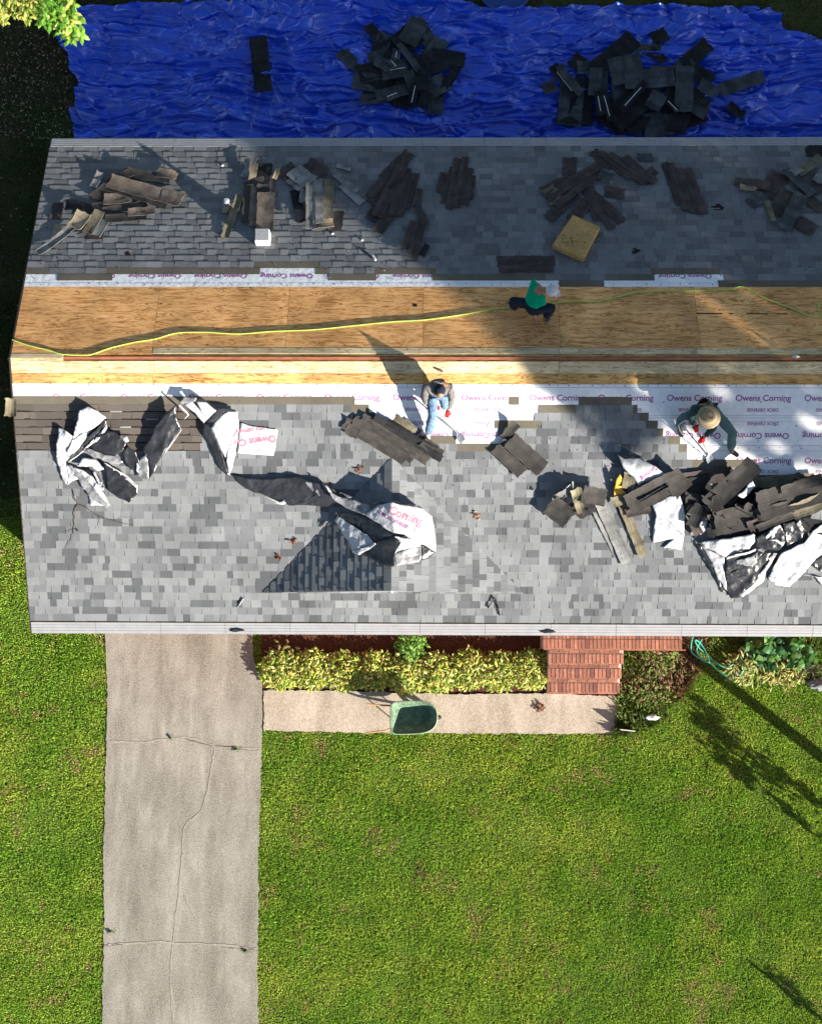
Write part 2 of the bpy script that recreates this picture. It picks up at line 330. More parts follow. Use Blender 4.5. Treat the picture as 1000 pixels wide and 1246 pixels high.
mb.box(((XL+XR)/2, -(WY+R)/2+.02, EAVE-.075), ((XR-XL)/2-.02, 0, 0), (0, (R-WY)/2-.08, 0), (0, 0, .006)); mb.build('soffit', M_whitep, house); mb = MB(); mb.box(((XL+XR)/2, (WY+R)/2-.02, EAVE-.075), ((XR-XL)/2-.02, 0, 0), (0, (R-WY)/2-.08, 0), (0, 0, .006))
mb.build('soffit', M_whitep, house)
# structural deck under everything
mb = MB()
t_slot = .045
for s in 'FB':
    V = [S(s, x, t, h) for h in (-.06, -.014) for x, t in ((XL+.02, t_slot), (XR-.02, t_slot), (XR-.02, TE-.14), (XL+.02, TE-.14))]
    f = [(3, 2, 1, 0), (4, 5, 6, 7), (0, 1, 5, 4), (1, 2, 6, 5), (2, 3, 7, 6), (3, 0, 4, 7)]
    mb.add(V, f)
mb.build('roof_deck', M_ply3, house)
# visible plywood sheets, real joints
def sheet_panel(mb, s, x0, x1, t0, t1, h, gap=.003):
    c = (random.random(), random.random(), random.random())
    V = [S(s, x, t, hh) for hh in (h-.012, h) for x, t in ((x0+gap, t0+gap), (x1-gap, t0+gap), (x1-gap, t1-gap), (x0+gap, t1-gap))]
    mb.add(V, [(0, 1, 2, 3), (7, 6, 5, 4), (4, 5, 1, 0), (5, 6, 2, 1), (6, 7, 3, 2), (7, 4, 0, 3)], c)
def xs_of(pxs, s, py): return [toS(s, p, py)[0] for p in pxs]
tb = lambda py, px=500: toS('B', px, py)[1]
tf = lambda py, px=500: toS('F', px, py)[1]
seam = xs_of([190, 350, 515, 680, 848], 'B', 385)
X = [XL]+seam+[seam[-1]+2.44]; X[-1] = XR
mb = MB()
for i in range(len(X)-1): sheet_panel(mb, 'B', X[i], X[i+1], tb(423), tb(341), 0.)
x2 = [XL]+xs_of([186], 'B', 426); sheet_panel(mb, 'B', x2[0], x2[1], tb(431), tb(423), 0)
mb.build('plywood_deck', M_ply, house)
mb = MB(); x3 = xs_of([186, 510, 680, 848], 'B', 427)+[XR]
for i in range(len(x3)-1): sheet_panel(mb, 'B', x3[i], x3[i+1], tb(430.5), tb(423), .003)
x4 = [XL]+xs_of([188, 515, 680, 848], 'F', 447)+[XR]
for i in range(len(x4)-1): sheet_panel(mb, 'F', x4[i], x4[i+1], tf(439.5), tf(454.5), .003)
xa = toS('F', 77, 437)[0]
sheet_panel(mb, 'F', XL, xa, .002, tf(439.5), .003); sheet_panel(mb, 'B', XL, xa, .002, tb(430.5), .003)
mb.build('ridge_board', M_ply2, house)
mb = MB(); x5 = [XL]+xs_of([186, 515, 690, 850], 'F', 460)+[XR]
for i in range(len(x5)-1): sheet_panel(mb, 'F', x5[i], x5[i+1], tf(454.5), tf(474), 0)
mb.build('lower_board', M_ply3, house)
# ridge slot: ridge beam seen in an open slot, rafters crossing
mb = MB(); mb.box(((xa+XR)/2, 0, Z0-.055), ((XR-xa)/2, 0, 0), (0, .022, 0), (0, 0, .045))
x = xa+.05
while x < XR:
    mb.box((x, 0, Z0-.11), (.02, 0, 0), (0, .16, 0), (0, 0, .06)); x += .61
mb.build('ridge_beam', M_copper, house)
mb = MB(); mb.box(((xa+XR)/2, 0, Z0-.22), ((XR-xa)/2, 0, 0), (0, .2, 0), (0, 0, .01)); mb.build('attic_shade_sheet', M_void, house)  # near-black sheet standing in for the shade inside the attic
# rake trim
for s in 'FB':
    for x, d in ((XL, -1), (XR, 1)):
        mb = MB(); V = [S(s, xx, t, h) for h in (-.16, .006) for xx, t in ((x, 0), (x+d*.03, 0), (x+d*.03, TE-.02), (x, TE-.02))]
        mb.add(V, [(3, 2, 1, 0), (4, 5, 6, 7), (0, 1, 5, 4), (1, 2, 6, 5), (2, 3, 7, 6), (3, 0, 4, 7)]); mb.build('rake_trim', M_dark, house)
# gutters with ribbed guard
for s, sg in (('F', -1), ('B', 1)):
    mb = MB(); y0 = R-.20
    L = (XR-XL)/2; cx = (XR+XL)/2
    mb.box((cx, sg*(R-.005), EAVE-.055), (L, 0, 0), (0, .005, 0), (0, 0, .062))
    mb.box((cx, sg*(R-.075), EAVE-.114), (L, 0, 0), (0, .064, 0), (0, 0, .003))
    for x in (XL+.004, XR-.004): mb.box((x, sg*(R-.075), EAVE-.06), (.003, 0, 0), (0, .064, 0), (0, 0, .05))
    g = mb.build('gutter', M_gut, house)
    nr = 8; wid = .215/nr
    mb = MB()
    for i in range(nr):
        t = TE-.012-wid*(i+.5); hh = .011+.004*(i % 2)
        c = S(s, cx, t, hh); u = S(s, cx, t+wid*.46, hh)-c; n = S(s, cx, t, hh+.004)-c
        xx = XL
        while xx < XR:
            x1 = min(xx+1.22, XR); cc = S(s, (xx+x1)/2, t, hh); mb.box(cc, ((x1-xx)/2-.003, 0, 0), u, n); xx += 1.22
    mb.build('gutter_guard', M_gut, g)

# ---------------------------------------------------------------- shingles: every tab is a raised slab
def clip(poly, f):            # keep f(p)>=0, f linear callable on (x,t)
    out = []
    for i in range(len(poly)):
        a, b = poly[i], poly[(i+1) % len(poly)]; fa, fb = f(a), f(b)
        if fa >= 0: out.append(a)
        if (fa >= 0) != (fb >= 0):
            k = fa/(fa-fb); out.append((a[0]+(b[0]-a[0])*k, a[1]+(b[1]-a[1])*k))
    return out
E_ = .1425
LIGHT = np.array([.218, .227, .234]); MID = np.array([.168, .176, .184]); DARK = np.array([.108, .113, .120])
HEAD = np.array([.13, .115, .088]); BROWN = np.array([.092, .078, .068])
def shingles(mbx, fr, x0, x1, t0, t1, kind, sd, clips=(), hs=1., off=0., lo=.05, hi=.16, tones=(0, 0, 0, 0, 0, 1, 1, 1, 2, 2), ev=0.):
    """fr(x,t,h)->world ; kind(x,t)->None|'s'|'h'|'b'"""
    rn = random.Random(sd); r = 0
    nrow = int(math.ceil((t1-t0)/E_))
    for r in range(nrow):
        tt = t1-r*E_; tu = tt-E_; x = x0-rn.random()*.2; up = rn.random() < .5; tone = 0; left = 0
        while x < x1:
            wd = rn.uniform(lo, hi); xa_, xb_ = max(x, x0), min(x+wd, x1); x += wd; up = not up if rn.random() < .85 else up
            if left <= 0: tone = rn.choice(tones); left = rn.choice((1, 1, 1, 2))
            left -= 1
            if xb_-xa_ < .004: continue
            k = kind((xa_+xb_)/2, (tt+tu)/2)
            if k is None: continue
            if k == 's':
                col = (LIGHT, MID, DARK)[tone]*(.93+.14*rn.random()); col = col*(1-ev)+ev*.165; h1 = (.016 if up else .0085)*hs+.003
                if not up: col = col*.9
            elif k == 'h': col = HEAD*(.95+.1*rn.random()); h1 = .0075
            else: col = BROWN*1.15*(.75+.5*L1(int(xa_*1.4+500)*77+r)); h1 = .019 if rn.random() < .8 else .008
            h0 = .0045+off; h1 += off
            g = .0012 if k == 's' else 0
            pol = [(xa_+g, tu-.004), (xb_-g, tu-.004), (xb_-g, tt-(.004*rn.random())), (xa_+g, tt-(.004*rn.random()))]
            for c in clips:
                pol = clip(pol, c)
                if len(pol) < 3: break
            if len(pol) < 3: continue
            if k == 'b':
                q0 = [fr(xa_, tu, .0046+off), fr(xb_, tu, .0046+off), fr(xb_, tt, .0052+off), fr(xa_, tt, .0052+off)]; mbx.add(q0, [(0, 1, 2, 3)], (.012, .011, .011) if rn.random() < .93 else (.35, .35, .35))
                gp = rn.choice((.018, .024, .03, .012)); pol = [(xa_, tu), (xb_, tu), (xb_, tt-gp*rn.uniform(.6, 1.2)), (xa_, tt-gp*rn.uniform(.6, 1.2))]
            hh = [h0+(h1-h0)*((p[1]-tu)/E_) for p in pol]
            V = [fr(p[0], p[1], q) for p, q in zip(pol, hh)]+[fr(p[0], p[1], .003+off) for p in pol]
            n = len(pol); mbx.add(V, [tuple(range(n))]+[(i, i+n, (i+1) % n+n, (i+1) % n) for i in range(n)], col)
def stepf(tab, x):
    for xx, y in tab:
        if x < xx: return y
    return tab[-1][1]
FT = [(430, 483.5), (446, 492.7), (458, 502), (475, 511.4), (552, 530.5), (606, 540.5), (607.5, 511), (630, 511), (654, 511), (698, 492.7), (766, 483), (780, 492.3), (790, 501.7), (801, 511.1), (811, 520.6), (823, 530), (832, 539.4), (841, 549), (919, 558.3), (928, 567.8), (1200, 577.3)]
def kF(x, t):
    px, py = pix(S('F', x, t)); y = stepf(FT, px)
    if py < y-.6: return 'h' if (618 < px < 630 and 484 < py < 494) else None
    if px < 250 and 490 < py < 546: return 'b'
    if py < y+9.0: return 'h'
    return 's'
mb = MB(); T1 = tf(757.3)
# align courses with the step at y=492.7
k = round((T1-tf(492.7, 700))/E_); EE = (T1-tf(492.7, 700))/k; E_ = EE
shingles(mb, lambda x, t, h: S('F', x, t, h), XL-.012, 10.4, tf(478), T1, kF, 3, hs=1.1, lo=.07, hi=.24)
mb.build('shingle_covering', M_sh, house)
BT = [(67, 330), (132, 339), (316, 331), (380, 325), (395, 331), (460, 339.5), (525, 332.5), (672, 339.5), (740, 347), (790, 339), (858, 331), (872, 337), (1200, 346.5)]
def kB(x, t):
    px, py = pix(S('B', x, t)); y = stepf(BT, px)
    if py > y: return None
    if py > y-7.5: return 'h'
    return 's'
mb = MB(); T1b = tb(178)
shingles(mb, lambda x, t, h: S('B', x, t, h), XL-.012, 10.4, tb(350), T1b, kB, 5, hs=.78, lo=.14, hi=.30, ev=.55)
mb.build('shingle_covering', M_sh, house)
for s_, T_1 in (('F', T1), ('B', T1b)):   # the far end of the roof, outside the frame, as plain long courses
    mb = MB(); r = 0
    while T_1-r*E_ > .8:
        t = T_1-r*E_; r += 1; mb.add([S(s_, 10.4, t-E_, .004), S(s_, XR, t-E_, .004), S(s_, XR, t, .012), S(s_, 10.4, t, .012), S(s_, XR, t, 0), S(s_, 10.4, t, 0)], [(0, 1, 2, 3), (3, 2, 4, 5)], LIGHT*(.8+.2*random.random()))
    mb.build('shingle_covering', M_sh, house)
# dormer gable
A = hit(477, 556, 'F'); Bp = hit(477, 720, 'F'); xd, yA, zA = A; yB = Bp[1]; hw = (yA-yB)
PL['DL'] = ((-P, 0, 1), zA-P*xd); PL['DR'] = ((P, 0, 1), zA+P*xd)
dorm = meshobj('cross_gable', *(lambda V: (V, [(0, 1, 2), (0, 2, 3), (1, 4, 2), (2, 4, 3), (0, 3, 4, 1)]))([(xd, yA, zA), (xd-hw, yB, zA-P*hw), (xd, yB, zA-.002), (xd+hw, yB, zA-P*hw), (xd, yB, zA-P*hw-.02)]), M_gut, house)
mb = MB()
for sg, sd in ((-1, 11), (1, 12)):
    def frd(x, t, h, sg=sg): return np.array([xd+sg*(t*SC+h*P*SC), x, zA-t*P*SC+h*SC])
    nl = hw/SC
    shingles(mb, frd, yB-.03, yA, 0, math.ceil(nl/E_)*E_, lambda x, t: 's', sd, clips=[lambda p: (yA-p[0])-p[1]*SC, lambda p: nl-p[1]+.02], off=.01, hs=.8, lo=.07 if sg > 0 else .12, hi=.21 if sg > 0 else .26, ev=.5 if sg < 0 else 0.)
mb.build('shingle_covering', M_sh, dorm)
mb = MB()   # ridge line cap strip hidden bits
mb.box((xd, yB-.02, zA-P*hw*.5-.01), (hw*.0+.01, 0, 0), (0, .01, 0), (0, 0, P*hw*.45)); mb.build('gable_trim', M_whitep, dorm)

# ---------------------------------------------------------------- underlayment still fixed to the deck
def text_mesh(s, size, px, py, surf, rot180, h, m, parent, dirv=None, squash=1.0):
    cu = bpy.data.curves.new('t', 'FONT'); cu.body = s; cu.size = size; cu.align_x = 'CENTER'; cu.align_y = 'CENTER'; cu.offset = size*.022
    ob = bpy.data.objects.new('t', cu); scene.collection.objects.link(ob); bpy.context.view_layer.update()
    me = ob.to_mesh(); V = [tuple(v.co) for v in me.vertices]; Fc = [tuple(p.vertices) for p in me.polygons]; ob.to_mesh_clear()
    bpy.data.objects.remove(ob); bpy.data.curves.remove(cu)
    return V, Fc
TXT = {k: text_mesh(k, 1, 0, 0, 0, 0, 0, 0, 0) for k in ('Owens Corning', 'DECK DEFENSE', 'Owens Co', 'Corning')}
def put_text(mb, key, c, u, v, m=0):         # c centre, u = unit reading dir * size, v = up dir * size
    V, Fc = TXT[key]; mb.add([c+u*a[0]+v*a[1] for a in V], Fc, m=m)
under_f = None
def strip_sheet(name, s, x0, x1, t0, t1, h, m, parent):
    nx, ny = int((x1-x0)/.06), max(2, int((t1-t0)/.06)); V = []
    for j in range(ny+1):
        for i in range(nx+1):
            x = x0+(x1-x0)*i/nx; t = t0+(t1-t0)*j/ny; V.append(S(s, x, t, h+.0016*vn(x*3, t*5, 4)))
    Fc = [(j*(nx+1)+i, (j+1)*(nx+1)+i, (j+1)*(nx+1)+i+1, j*(nx+1)+i+1) for j in range(ny) for i in range(nx)]
    if s == 'B': Fc = [f[::-1] for f in Fc]
    return meshobj(name, V, Fc, m, parent)
uf = strip_sheet('underlayment', 'F', XL, XR, tf(467.3), tf(590), .0005, M_white, house)
ub = strip_sheet('underlayment', 'B', XL, XR, tb(348.7), tb(310), .0005, M_white, house)
mb = MB(); HT = .0026
W83 = 1.222
def trow(mb, s, py, pc, key, size, rot, m):
    x0, t = toS(s, pc, py)
    k = -13
    while k < 4:
        x = x0+k*W83; k += 1
        if x < XL+.4 or x > XR-.5: continue
        px, yy = pix(S(s, x, t))
        if s == 'F' and stepf(FT, px) < yy-4 and not (px > 560 and px < 660): pass
        u = np.array([1., 0, 0]); v = S(s, 0, 0)-S(s, 0, 1)
        if s == 'B': v = -v
        if rot: u, v = -u, -v
        put_text(mb, key, S(s, x, t, HT), u*size, v*size, m)
for py, pc, key, sz, rot, m in ((484.5, 928.5, 'Owens Corning', .152, 0, 0), (498.5, 928, 'DECK DEFENSE', .082, 1, 0), (515, 928, 'DECK DEFENSE', .082, 1, 0), (530, 926.5, 'Owens Corning', .152, 1, 0), (560.5, 929, 'Owens Corning', .152, 0, 0), (573.5, 928, 'DECK DEFENSE', .082, 1, 0)):
    trow(mb, 'F', py, pc, key, sz, rot, m)
pr = mb.build('printed_lettering', [M_ink], uf)
mb = MB(); trow(mb, 'B', 335.5, 833.5, 'Owens Corning', .15, 1, 0); mb.build('printed_lettering', [M_ink], ub)
mb = MB()
for py, wd in ((471.5, .0045), (505.4, .0035), (508.2, .0035), (512.3, .0025), (542, .0045), (548.3, .003)):
    t = tf(py, 850); c = S('F', (XL+XR)/2, t, HT-.0004); u = S('F', 0, t+wd, HT-.0004)-S('F', 0, t, HT-.0004); L = (XR-XL)/2
    mb.add([c-u+(L, 0, 0), c+u+(L, 0, 0), c+u-(L, 0, 0), c-u-(L, 0, 0)], [(0, 3, 2, 1)])
t = tb(344); c = S('B', (XL+XR)/2, t, HT-.0004); u = S('B', 0, t+.003, HT)-S('B', 0, t, HT)
mb2 = MB(); mb2.add([c-u+(L, 0, 0), c+u+(L, 0, 0), c+u-(L, 0, 0), c-u-(L, 0, 0)], [(0, 1, 2, 3)]); mb2.build('printed_line', M_line, ub)
mb.build('printed_line', M_line, uf)
def nails(s, rows, parent):
    mb = MB()
    for py, dx, jit in rows:
        x = XL+.1
        while x < XR:
            t = (tf if s == 'F' else tb)(py, 850)+random.uniform(-.01, .01)
            c = S(s, x, t, .0045); r = random.uniform(.007, .013)
            n = S(s, x, t, .0065)-c; a = S(s, x+r, t, .0045)-c; b = S(s, x, t+r, .0045)-c
            ring = [c+a*math.cos(q*math.pi/3)+b*math.sin(q*math.pi/3) for q in range(6)]
            mb.add([q for q in ring]+[q+n for q in ring], [tuple(range(6, 12))] + [(i, (i+1) % 6, 6+(i+1) % 6, 6+i) for i in range(6)])
            x += dx*random.uniform(.7, 1.3)
    mb.build('nail_row', M_nail, parent)
nails('F', ((469, .2, 1), (489, .5, 1), (518, .42, 1), (545, .17, 1), (536, .8, 1), (566, .6, 1)), uf)
nails('B', ((345.6, .2, 1),), ub)
# hanging flap of cap shingles at rake, gap slots in plywood
mb = MB()
for a, b in (((847, 381), (879, 381.3)), ((887, 381.3), (892, 381.4)), ((908, 381.5), (934, 381.7)), ((945, 381.7), (958, 381.7))):
    p, q = hit(*a, 'B', .0012), hit(*b, 'B', .0012); n = np.array([0, .011, -.004]); mb.add([p-n, q-n, q+n, p+n], [(0, 1, 2, 3)])
mb.build('plywood_gap', M_void, house)
mb = MB()   # shingle holes in the back slope
for cx, cy, r in ((873, 252, 7), (773, 305, 6), (155, 308, 4), (505, 371, 4), (878, 253, 2.5)):
    k = 11; V = []
    for i in range(k):
        rr = r*(.45+.8*random.random()); V.append(hit(cx+rr*math.cos(i*6.283/k), cy+.6*rr*math.sin(i*6.283/k), 'B', .013 if cy < 340 else .002))
    mb.add(V, [tuple(range(k))[::-1]])
mb.build('torn_hole', M_void, house)

# ---------------------------------------------------------------- brick steps
steps = tag(empty('brick_steps', hit(708, 815, 'G')), 'red brick porch steps between the yellow hedge and the weed patch', 'steps')
x0 = hit(664, 840, 'G')[0]; x1 = hit(753, 840, 'G')[0]; yb = hit(700, 843.5, 'G')[1]
lev = [(.17, yb), (.34, yb+.30), (.51, yb+.60), (.68, yb+.90)]
for i, (z, y) in enumerate(lev):
    mb = MB(); xa_, xb_ = (x0, x1) if i < 3 else (x0-.12, hit(829, 780, 'G', .6)[0]); dep = .33 if i < 3 else .7
    xi = [.0, .01, .03, 0][i]; xb_ += xi
    mb.box(((xa_+xb_)/2, y+dep/2, z/2-.006), ((xb_-xa_)/2-.008, 0, 0), (0, dep/2-.008, 0), (0, 0, z/2-.006), (.5, .43, .35))
    core = mb; nb = int((xb_-xa_)/.078)
    rows_ = 1 if i < 3 else 3
    for rr in range(rows_):
        for k in range(nb):
            g = .7+.55*random.random(); c = np.array((.38, .165, .11))*g
            if random.random() < .12: c = np.array((.22, .09, .07))
            cx = xa_+(k+.5)*(xb_-xa_)/nb
            yy = y+.105+rr*.215
            mb.box((cx, yy, z-.03+.004*random.random()), (.0305, 0, 0), (0, .098, 0), (0, 0, .03), c)
    k = xa_+.02    # stretcher course behind the tread edge + riser headers
    while k < xb_-.1:
        g = .6+.5*random.random()
        if i < 3: mb.box((k+.1, y+.262, z-.02), (.097, 0, 0), (0, .038, 0), (0, 0, .022), np.array((.36, .16, .11))*g)
        for q in range(2): mb.box((k+.1, y-.004, z-.115+q*0-.0+(-.0 if q == 0 else -.075)), (.097, 0, 0), (0, .012, 0), (0, 0, .031), np.array((.34, .13, .08))*g)
        k += .207
    mb.build('step' if i < 3 else 'landing', M_brick, steps)

# ---------------------------------------------------------------- garden bed + grass
BED = [(318, 700), (318, 842), (420, 842), (560, 846), (662, 845), (664, 700)]
WEED = [(752, 700), (752, 846), (750, 862), (748, 893), (775, 890), (800, 880), (825, 850), (850, 820), (846, 790), (1010, 790), (1010, 700)]
def flat_poly(name, poly, m, z):
    V = [(*hit(x, y, 'G')[:2], z) for x, y in poly]; o = meshobj(name, V, [tuple(range(len(V)))], m)
    bm = bmesh.new(); bm.from_mesh(o.data); bmesh.ops.triangulate(bm, faces=bm.faces); bmesh.ops.recalc_face_normals(bm, faces=bm.faces)
    if bm.faces[0].normal.z < 0: bmesh.ops.reverse_faces(bm, faces=bm.faces)
    bm.to_mesh(o.data); bm.free(); return tag(o, kind='structure')
flat_poly('garden_bed', BED, M_mulch, .008)
TARP = [(88, 12), (135, 8), (250, 4), (330, 1), (420, -6), (520, -12), (600, 14), (640, 12), (700, 10), (820, 10), (880, 12), (935, 14), (948, 22), (952, 38), (985, 44), (1012, 60), (1060, 70), (1060, 230), (90, 230), (93, 180), (90, 150), (86, 140), (89, 128), (97, 105), (93, 95), (86, 88), (84, 68), (70, 50), (78, 38), (90, 28)]
def pixv(V):
    d = V-CAM; z = d@F; return 500+FPX*(d@CX)/z, 623-FPX*(d@CY)/z
def blades(name, n, poly_in, excl, hmin, hmax, colf, z=0., seed=1, lean=.6, width=.006, bounds=None, part=None, edge=3):
    r = np.random.default_rng(seed); xb = bounds
    x = r.uniform(xb[0], xb[1], n); y = r.uniform(xb[2], xb[3], n); V = np.stack([x, y, np.full(n, z)], 1)
    px, py = pixv(V); jx = px+r.normal(0, edge*.45, n); jy = py+r.normal(0, edge*.45, n)
    k = (px > -40) & (px < 1040) & (py < 1285) & (py > -40)
    if poly_in is not None: k &= inpoly(jx, jy, poly_in)
    for e in excl: k &= ~inpoly(jx, jy, e)
    V = V[k]; px = px[k]; py = py[k]; n = len(V); h = r.uniform(hmin, hmax, n)*(.6+.8*vn(V[:, 0]*2.2, V[:, 1]*2.2, 3)); a = r.uniform(0, 6.283, n)
    ln = r.uniform(.2, 1, n)*lean*h*1.6; wd = width*r.uniform(.7, 1.5, n)
    tip = V+np.stack([np.cos(a)*ln, np.sin(a)*ln, h], 1); b = a+1.57; s = np.stack([np.cos(b)*wd, np.sin(b)*wd, np.zeros(n)], 1)
    mid = V+np.stack([np.cos(a)*ln*.4, np.sin(a)*ln*.4, h*.65], 1)
    VV = np.stack([V-s, V+s, mid+s*.8, tip, mid-s*.8], 1).reshape(-1, 3)
    me = bpy.data.meshes.new(name); me.vertices.add(5*n); me.vertices.foreach_set('co', VV.ravel())
    me.loops.add(5*n); me.loops.foreach_set('vertex_index', np.arange(5*n, dtype=np.int32))
    me.polygons.add(n); me.polygons.foreach_set('loop_start', np.arange(0, 5*n, 5, dtype=np.int32)); me.polygons.foreach_set('loop_total', np.full(n, 5, dtype=np.int32))
    me.update(calc_edges=True); me.materials.append(M_grass)
    c = colf(V, px, py, r); c = np.repeat(c, 5, 0); at = me.color_attributes.new('Col', 'FLOAT_COLOR', 'POINT')
    cc = np.ones((5*n, 4)); cc[:, :3] = c; at.data.foreach_set('color', cc.ravel())
    o = bpy.data.objects.new(name, me); scene.collection.objects.link(o); return tag(o, kind='stuff')
def gcol(V, px, py, r):
    n = len(V); base = np.array([.34, .58, .06]); yel = np.array([.72, .80, .13]); brn = np.array([.66, .56, .22]); dk = np.array([.17, .34, .04])
    a = vn(V[:, 0]*.9, V[:, 1]*.9, 1)*.5+vn(V[:, 0]*3.3, V[:, 1]*3.3, 2)*.5; a = np.clip((a-.3)*1.3+.40*(vn(V[:, 0]*.18+V[:, 1]*.05, V[:, 1]*1.7, 77)-.5)+r.normal(0, .22, n), 0, 1)[:, None]
    c = base*(1-a)+yel*a; b = vn(V[:, 0]*1.9+7, V[:, 1]*2.6, 8)*.6+vn(V[:, 0]*7, V[:, 1]*7, 12)*.4
    k = (b+r.normal(0, .09, n) > .80)[:, None]; c = np.where(k, brn, c)
    k = (r.random(n) < .15)[:, None]; c = np.where(k, dk, c)
    return c*r.uniform(.7, 1.3, n)[:, None]
allb = (-10.2, 9.3, -14.3, -2.0)
EX = [DRIVE, WALK, BED, [(x, y) for x, y in WEED], [(655, 760), (660, 846), (755, 846), (760, 790), (832, 790), (832, 760)]]
tag(blades('grass', 1250000, None, EX+[[(47, 300), (47, 740), (1100, 740), (1100, 300)]], .022, .046, gcol, bounds=allb, seed=2, width=.0045), 'short sunlit green lawn grass in front of the house and beside the driveway', 'grass')
def shadecol(V, px, py, r):  # blades coloured darker, the house shadow put into their colour
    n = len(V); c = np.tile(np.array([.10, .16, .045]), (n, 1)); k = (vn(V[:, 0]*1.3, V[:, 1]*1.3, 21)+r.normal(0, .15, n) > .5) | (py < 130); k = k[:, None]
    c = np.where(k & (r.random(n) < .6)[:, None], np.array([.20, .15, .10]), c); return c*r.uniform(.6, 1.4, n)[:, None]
tag(blades('grass', 150000, None, [TARP], .03, .06, shadecol, bounds=(-11, -6.6, -2.4, 9.5), seed=3), 'dark shaded grass along the left side of the house', 'grass')
tag(blades('grass', 60000, [(-30, -40), (1040, -40), (1040, 100), (-30, 100)], [TARP], .03, .07, lambda V, px, py, r: shadecol(V, px, py+300, r), bounds=(-11, 11, 6.8, 10.0), seed=4), 'dark shaded grass behind the blue tarp', 'grass')
def wcol(V, px, py, r):
    n = len(V); a = r.random(n)[:, None]; c = np.array([.10, .19, .03])*(1-a)+np.array([.22, .26, .05])*a
    pk = (vn(V[:, 0]*2.4+3, V[:, 1]*2.4, 31)+r.normal(0, .1, n) > .53)[:, None] & ((px < 860) & (py < 875))[:, None]; c = np.where(pk, np.array([.27, .14, .08]), c)
    yl = ((px > 870) & (py > 800) & (r.random(n) < .5))[:, None]; c = np.where(yl, np.array([.42, .38, .14]), c)
    return c*r.uniform(.6, 1.4, n)[:, None]
tag(blades('weeds', 60000, WEED, [[(655, 760), (660, 846), (755, 846), (760, 790), (832, 790), (832, 760)]], .04, .13, wcol, bounds=(3, 9.2, -7.5, -3.8), seed=5, lean=1.2, width=.012), 'mixed weeds and reddish dead growth beside the brick steps', 'weeds')
# litter of fallen leaves in the shaded left yard
mb = MB()
for _ in range(900):
    px, py = random.uniform(-20, 88), random.uniform(30, 170) if random.random() < .8 else random.uniform(150, 640)
    c = hit(px, py, 'G'); c[2] = .045+.02*random.random(); a = random.random()*6.28; r_ = random.uniform(.01, .028)
    u = np.array([math.cos(a), math.sin(a), random.uniform(-.4, .4)])*r_; v = np.array([-math.sin(a), math.cos(a), random.uniform(-.4, .4)])*r_*.5
    g = random.uniform(.4, 1.2); mb.add([c-u, c-v, c+u, c+v], [(0, 1, 2, 3)], np.array((.6, .46, .32))*g)
tag(mb.build('leaf_litter', M_leafa), 'pale fallen leaves scattered on dark ground left of the tarp', 'leaves', kind='stuff')

# ---------------------------------------------------------------- plants
def leaf(mb, c, d, up, L, Wd, col):
    d = d/np.linalg.norm(d); s = np.cross(d, up); s /= np.linalg.norm(s)+1e-9; n = np.cross(s, d)
    p = [c, c+d*L*.35+s*Wd-n*L*.03, c+d*L*.75+s*Wd*.7-n*L*.08, c+d*L-n*L*.2, c+d*L*.75-s*Wd*.7-n*L*.08, c+d*L*.35-s*Wd-n*L*.03, c+d*L*.5+n*L*.06]
    mb.add(p, [(0, 1, 6), (1, 2, 6), (2, 3, 6), (3, 4, 6), (4, 5, 6), (5, 0, 6)], col)
def shrub(px, py, rx, ry, h, n, cols, label, cat='shrub', group=None, L=(.09, .15), name='shrub', Wf=.2):
    c0 = hit(px, py, 'G'); root = tag(empty(name, c0), label, cat, group)
    mb = MB(); st = MB()
    for i in range(9):
        a = random.random()*6.28; q = c0+np.array([math.cos(a)*rx*.6, math.sin(a)*ry*.6, h*.75]); st.tube([c0+(0, 0, 0), (c0+q)/2+(0, 0, .05), q], [.01, .007, .003], 5)
    st.build('stem', M_bark, root)
    for i in range(n):
        a = random.random()*6.283; rr = math.sqrt(random.random()); z = h*(.25+.75*random.random())*(1-.45*rr*rr)
        q = c0+np.array([math.cos(a)*rx*rr, math.sin(a)*ry*rr, z]); a2 = random.random()*6.283
        d = np.array([math.cos(a2), math.sin(a2)-.25, random.uniform(-.1, .9)]); l = random.uniform(*L)
        k = random.random(); c = np.array(random.choice(cols))*random.uniform(.65, 1.25)
        leaf(mb, q, d, np.array([random.uniform(-.5, .5), random.uniform(-.5, .5), 1]), l, l*Wf, c)
    mb.build('foliage', M_leafa, root); return root
YG = [(.66, .64, .12), (.50, .56, .09), (.76, .74, .28), (.40, .48, .07), (.24, .36, .05), (.16, .28, .04), (.42, .32, .10)]
nm = ['first', 'second', 'third', 'fourth', 'fifth', 'sixth', 'seventh', 'eighth', 'ninth']
for i in range(9):
    px = 343+i*37.8
    yy = 816+random.uniform(-2, 3)
    shrub(px, yy, .45, .40, .30, 1300, YG, f'yellow green leafy hedge shrub, {nm[i]} from the driveway in the bed', 'shrub', 'yellow green hedge shrubs along the front bed', L=(.065, .12))
shrub(500, 785, .3, .26, .5, 380, [(.10, .24, .03), (.16, .32, .05), (.22, .38, .07)], 'small bright green bush behind the yellow hedge under the gutter')
shrub(345, 790, .3, .15, .25, 40, [(.2, .16, .06)], 'thin straggly bush with dry leaves next to the driveway end')
shrub(930, 790, .5, .3, .35, 90, [(.03, .12, .035), (.045, .16, .04), (.09, .22, .04)], 'broad leaved green plant under the gutter right of the hose', 'plant', L=(.14, .26), name='broad_leaf_plant', Wf=.42)
shrub(965, 795, .35, .3, .3, 60, [(.08, .22, .035), (.04, .14, .035)], 'large bright leaved plant left of the bottom corner of the roof heap', 'plant', L=(.14, .24), name='broad_leaf_plant', Wf=.42)
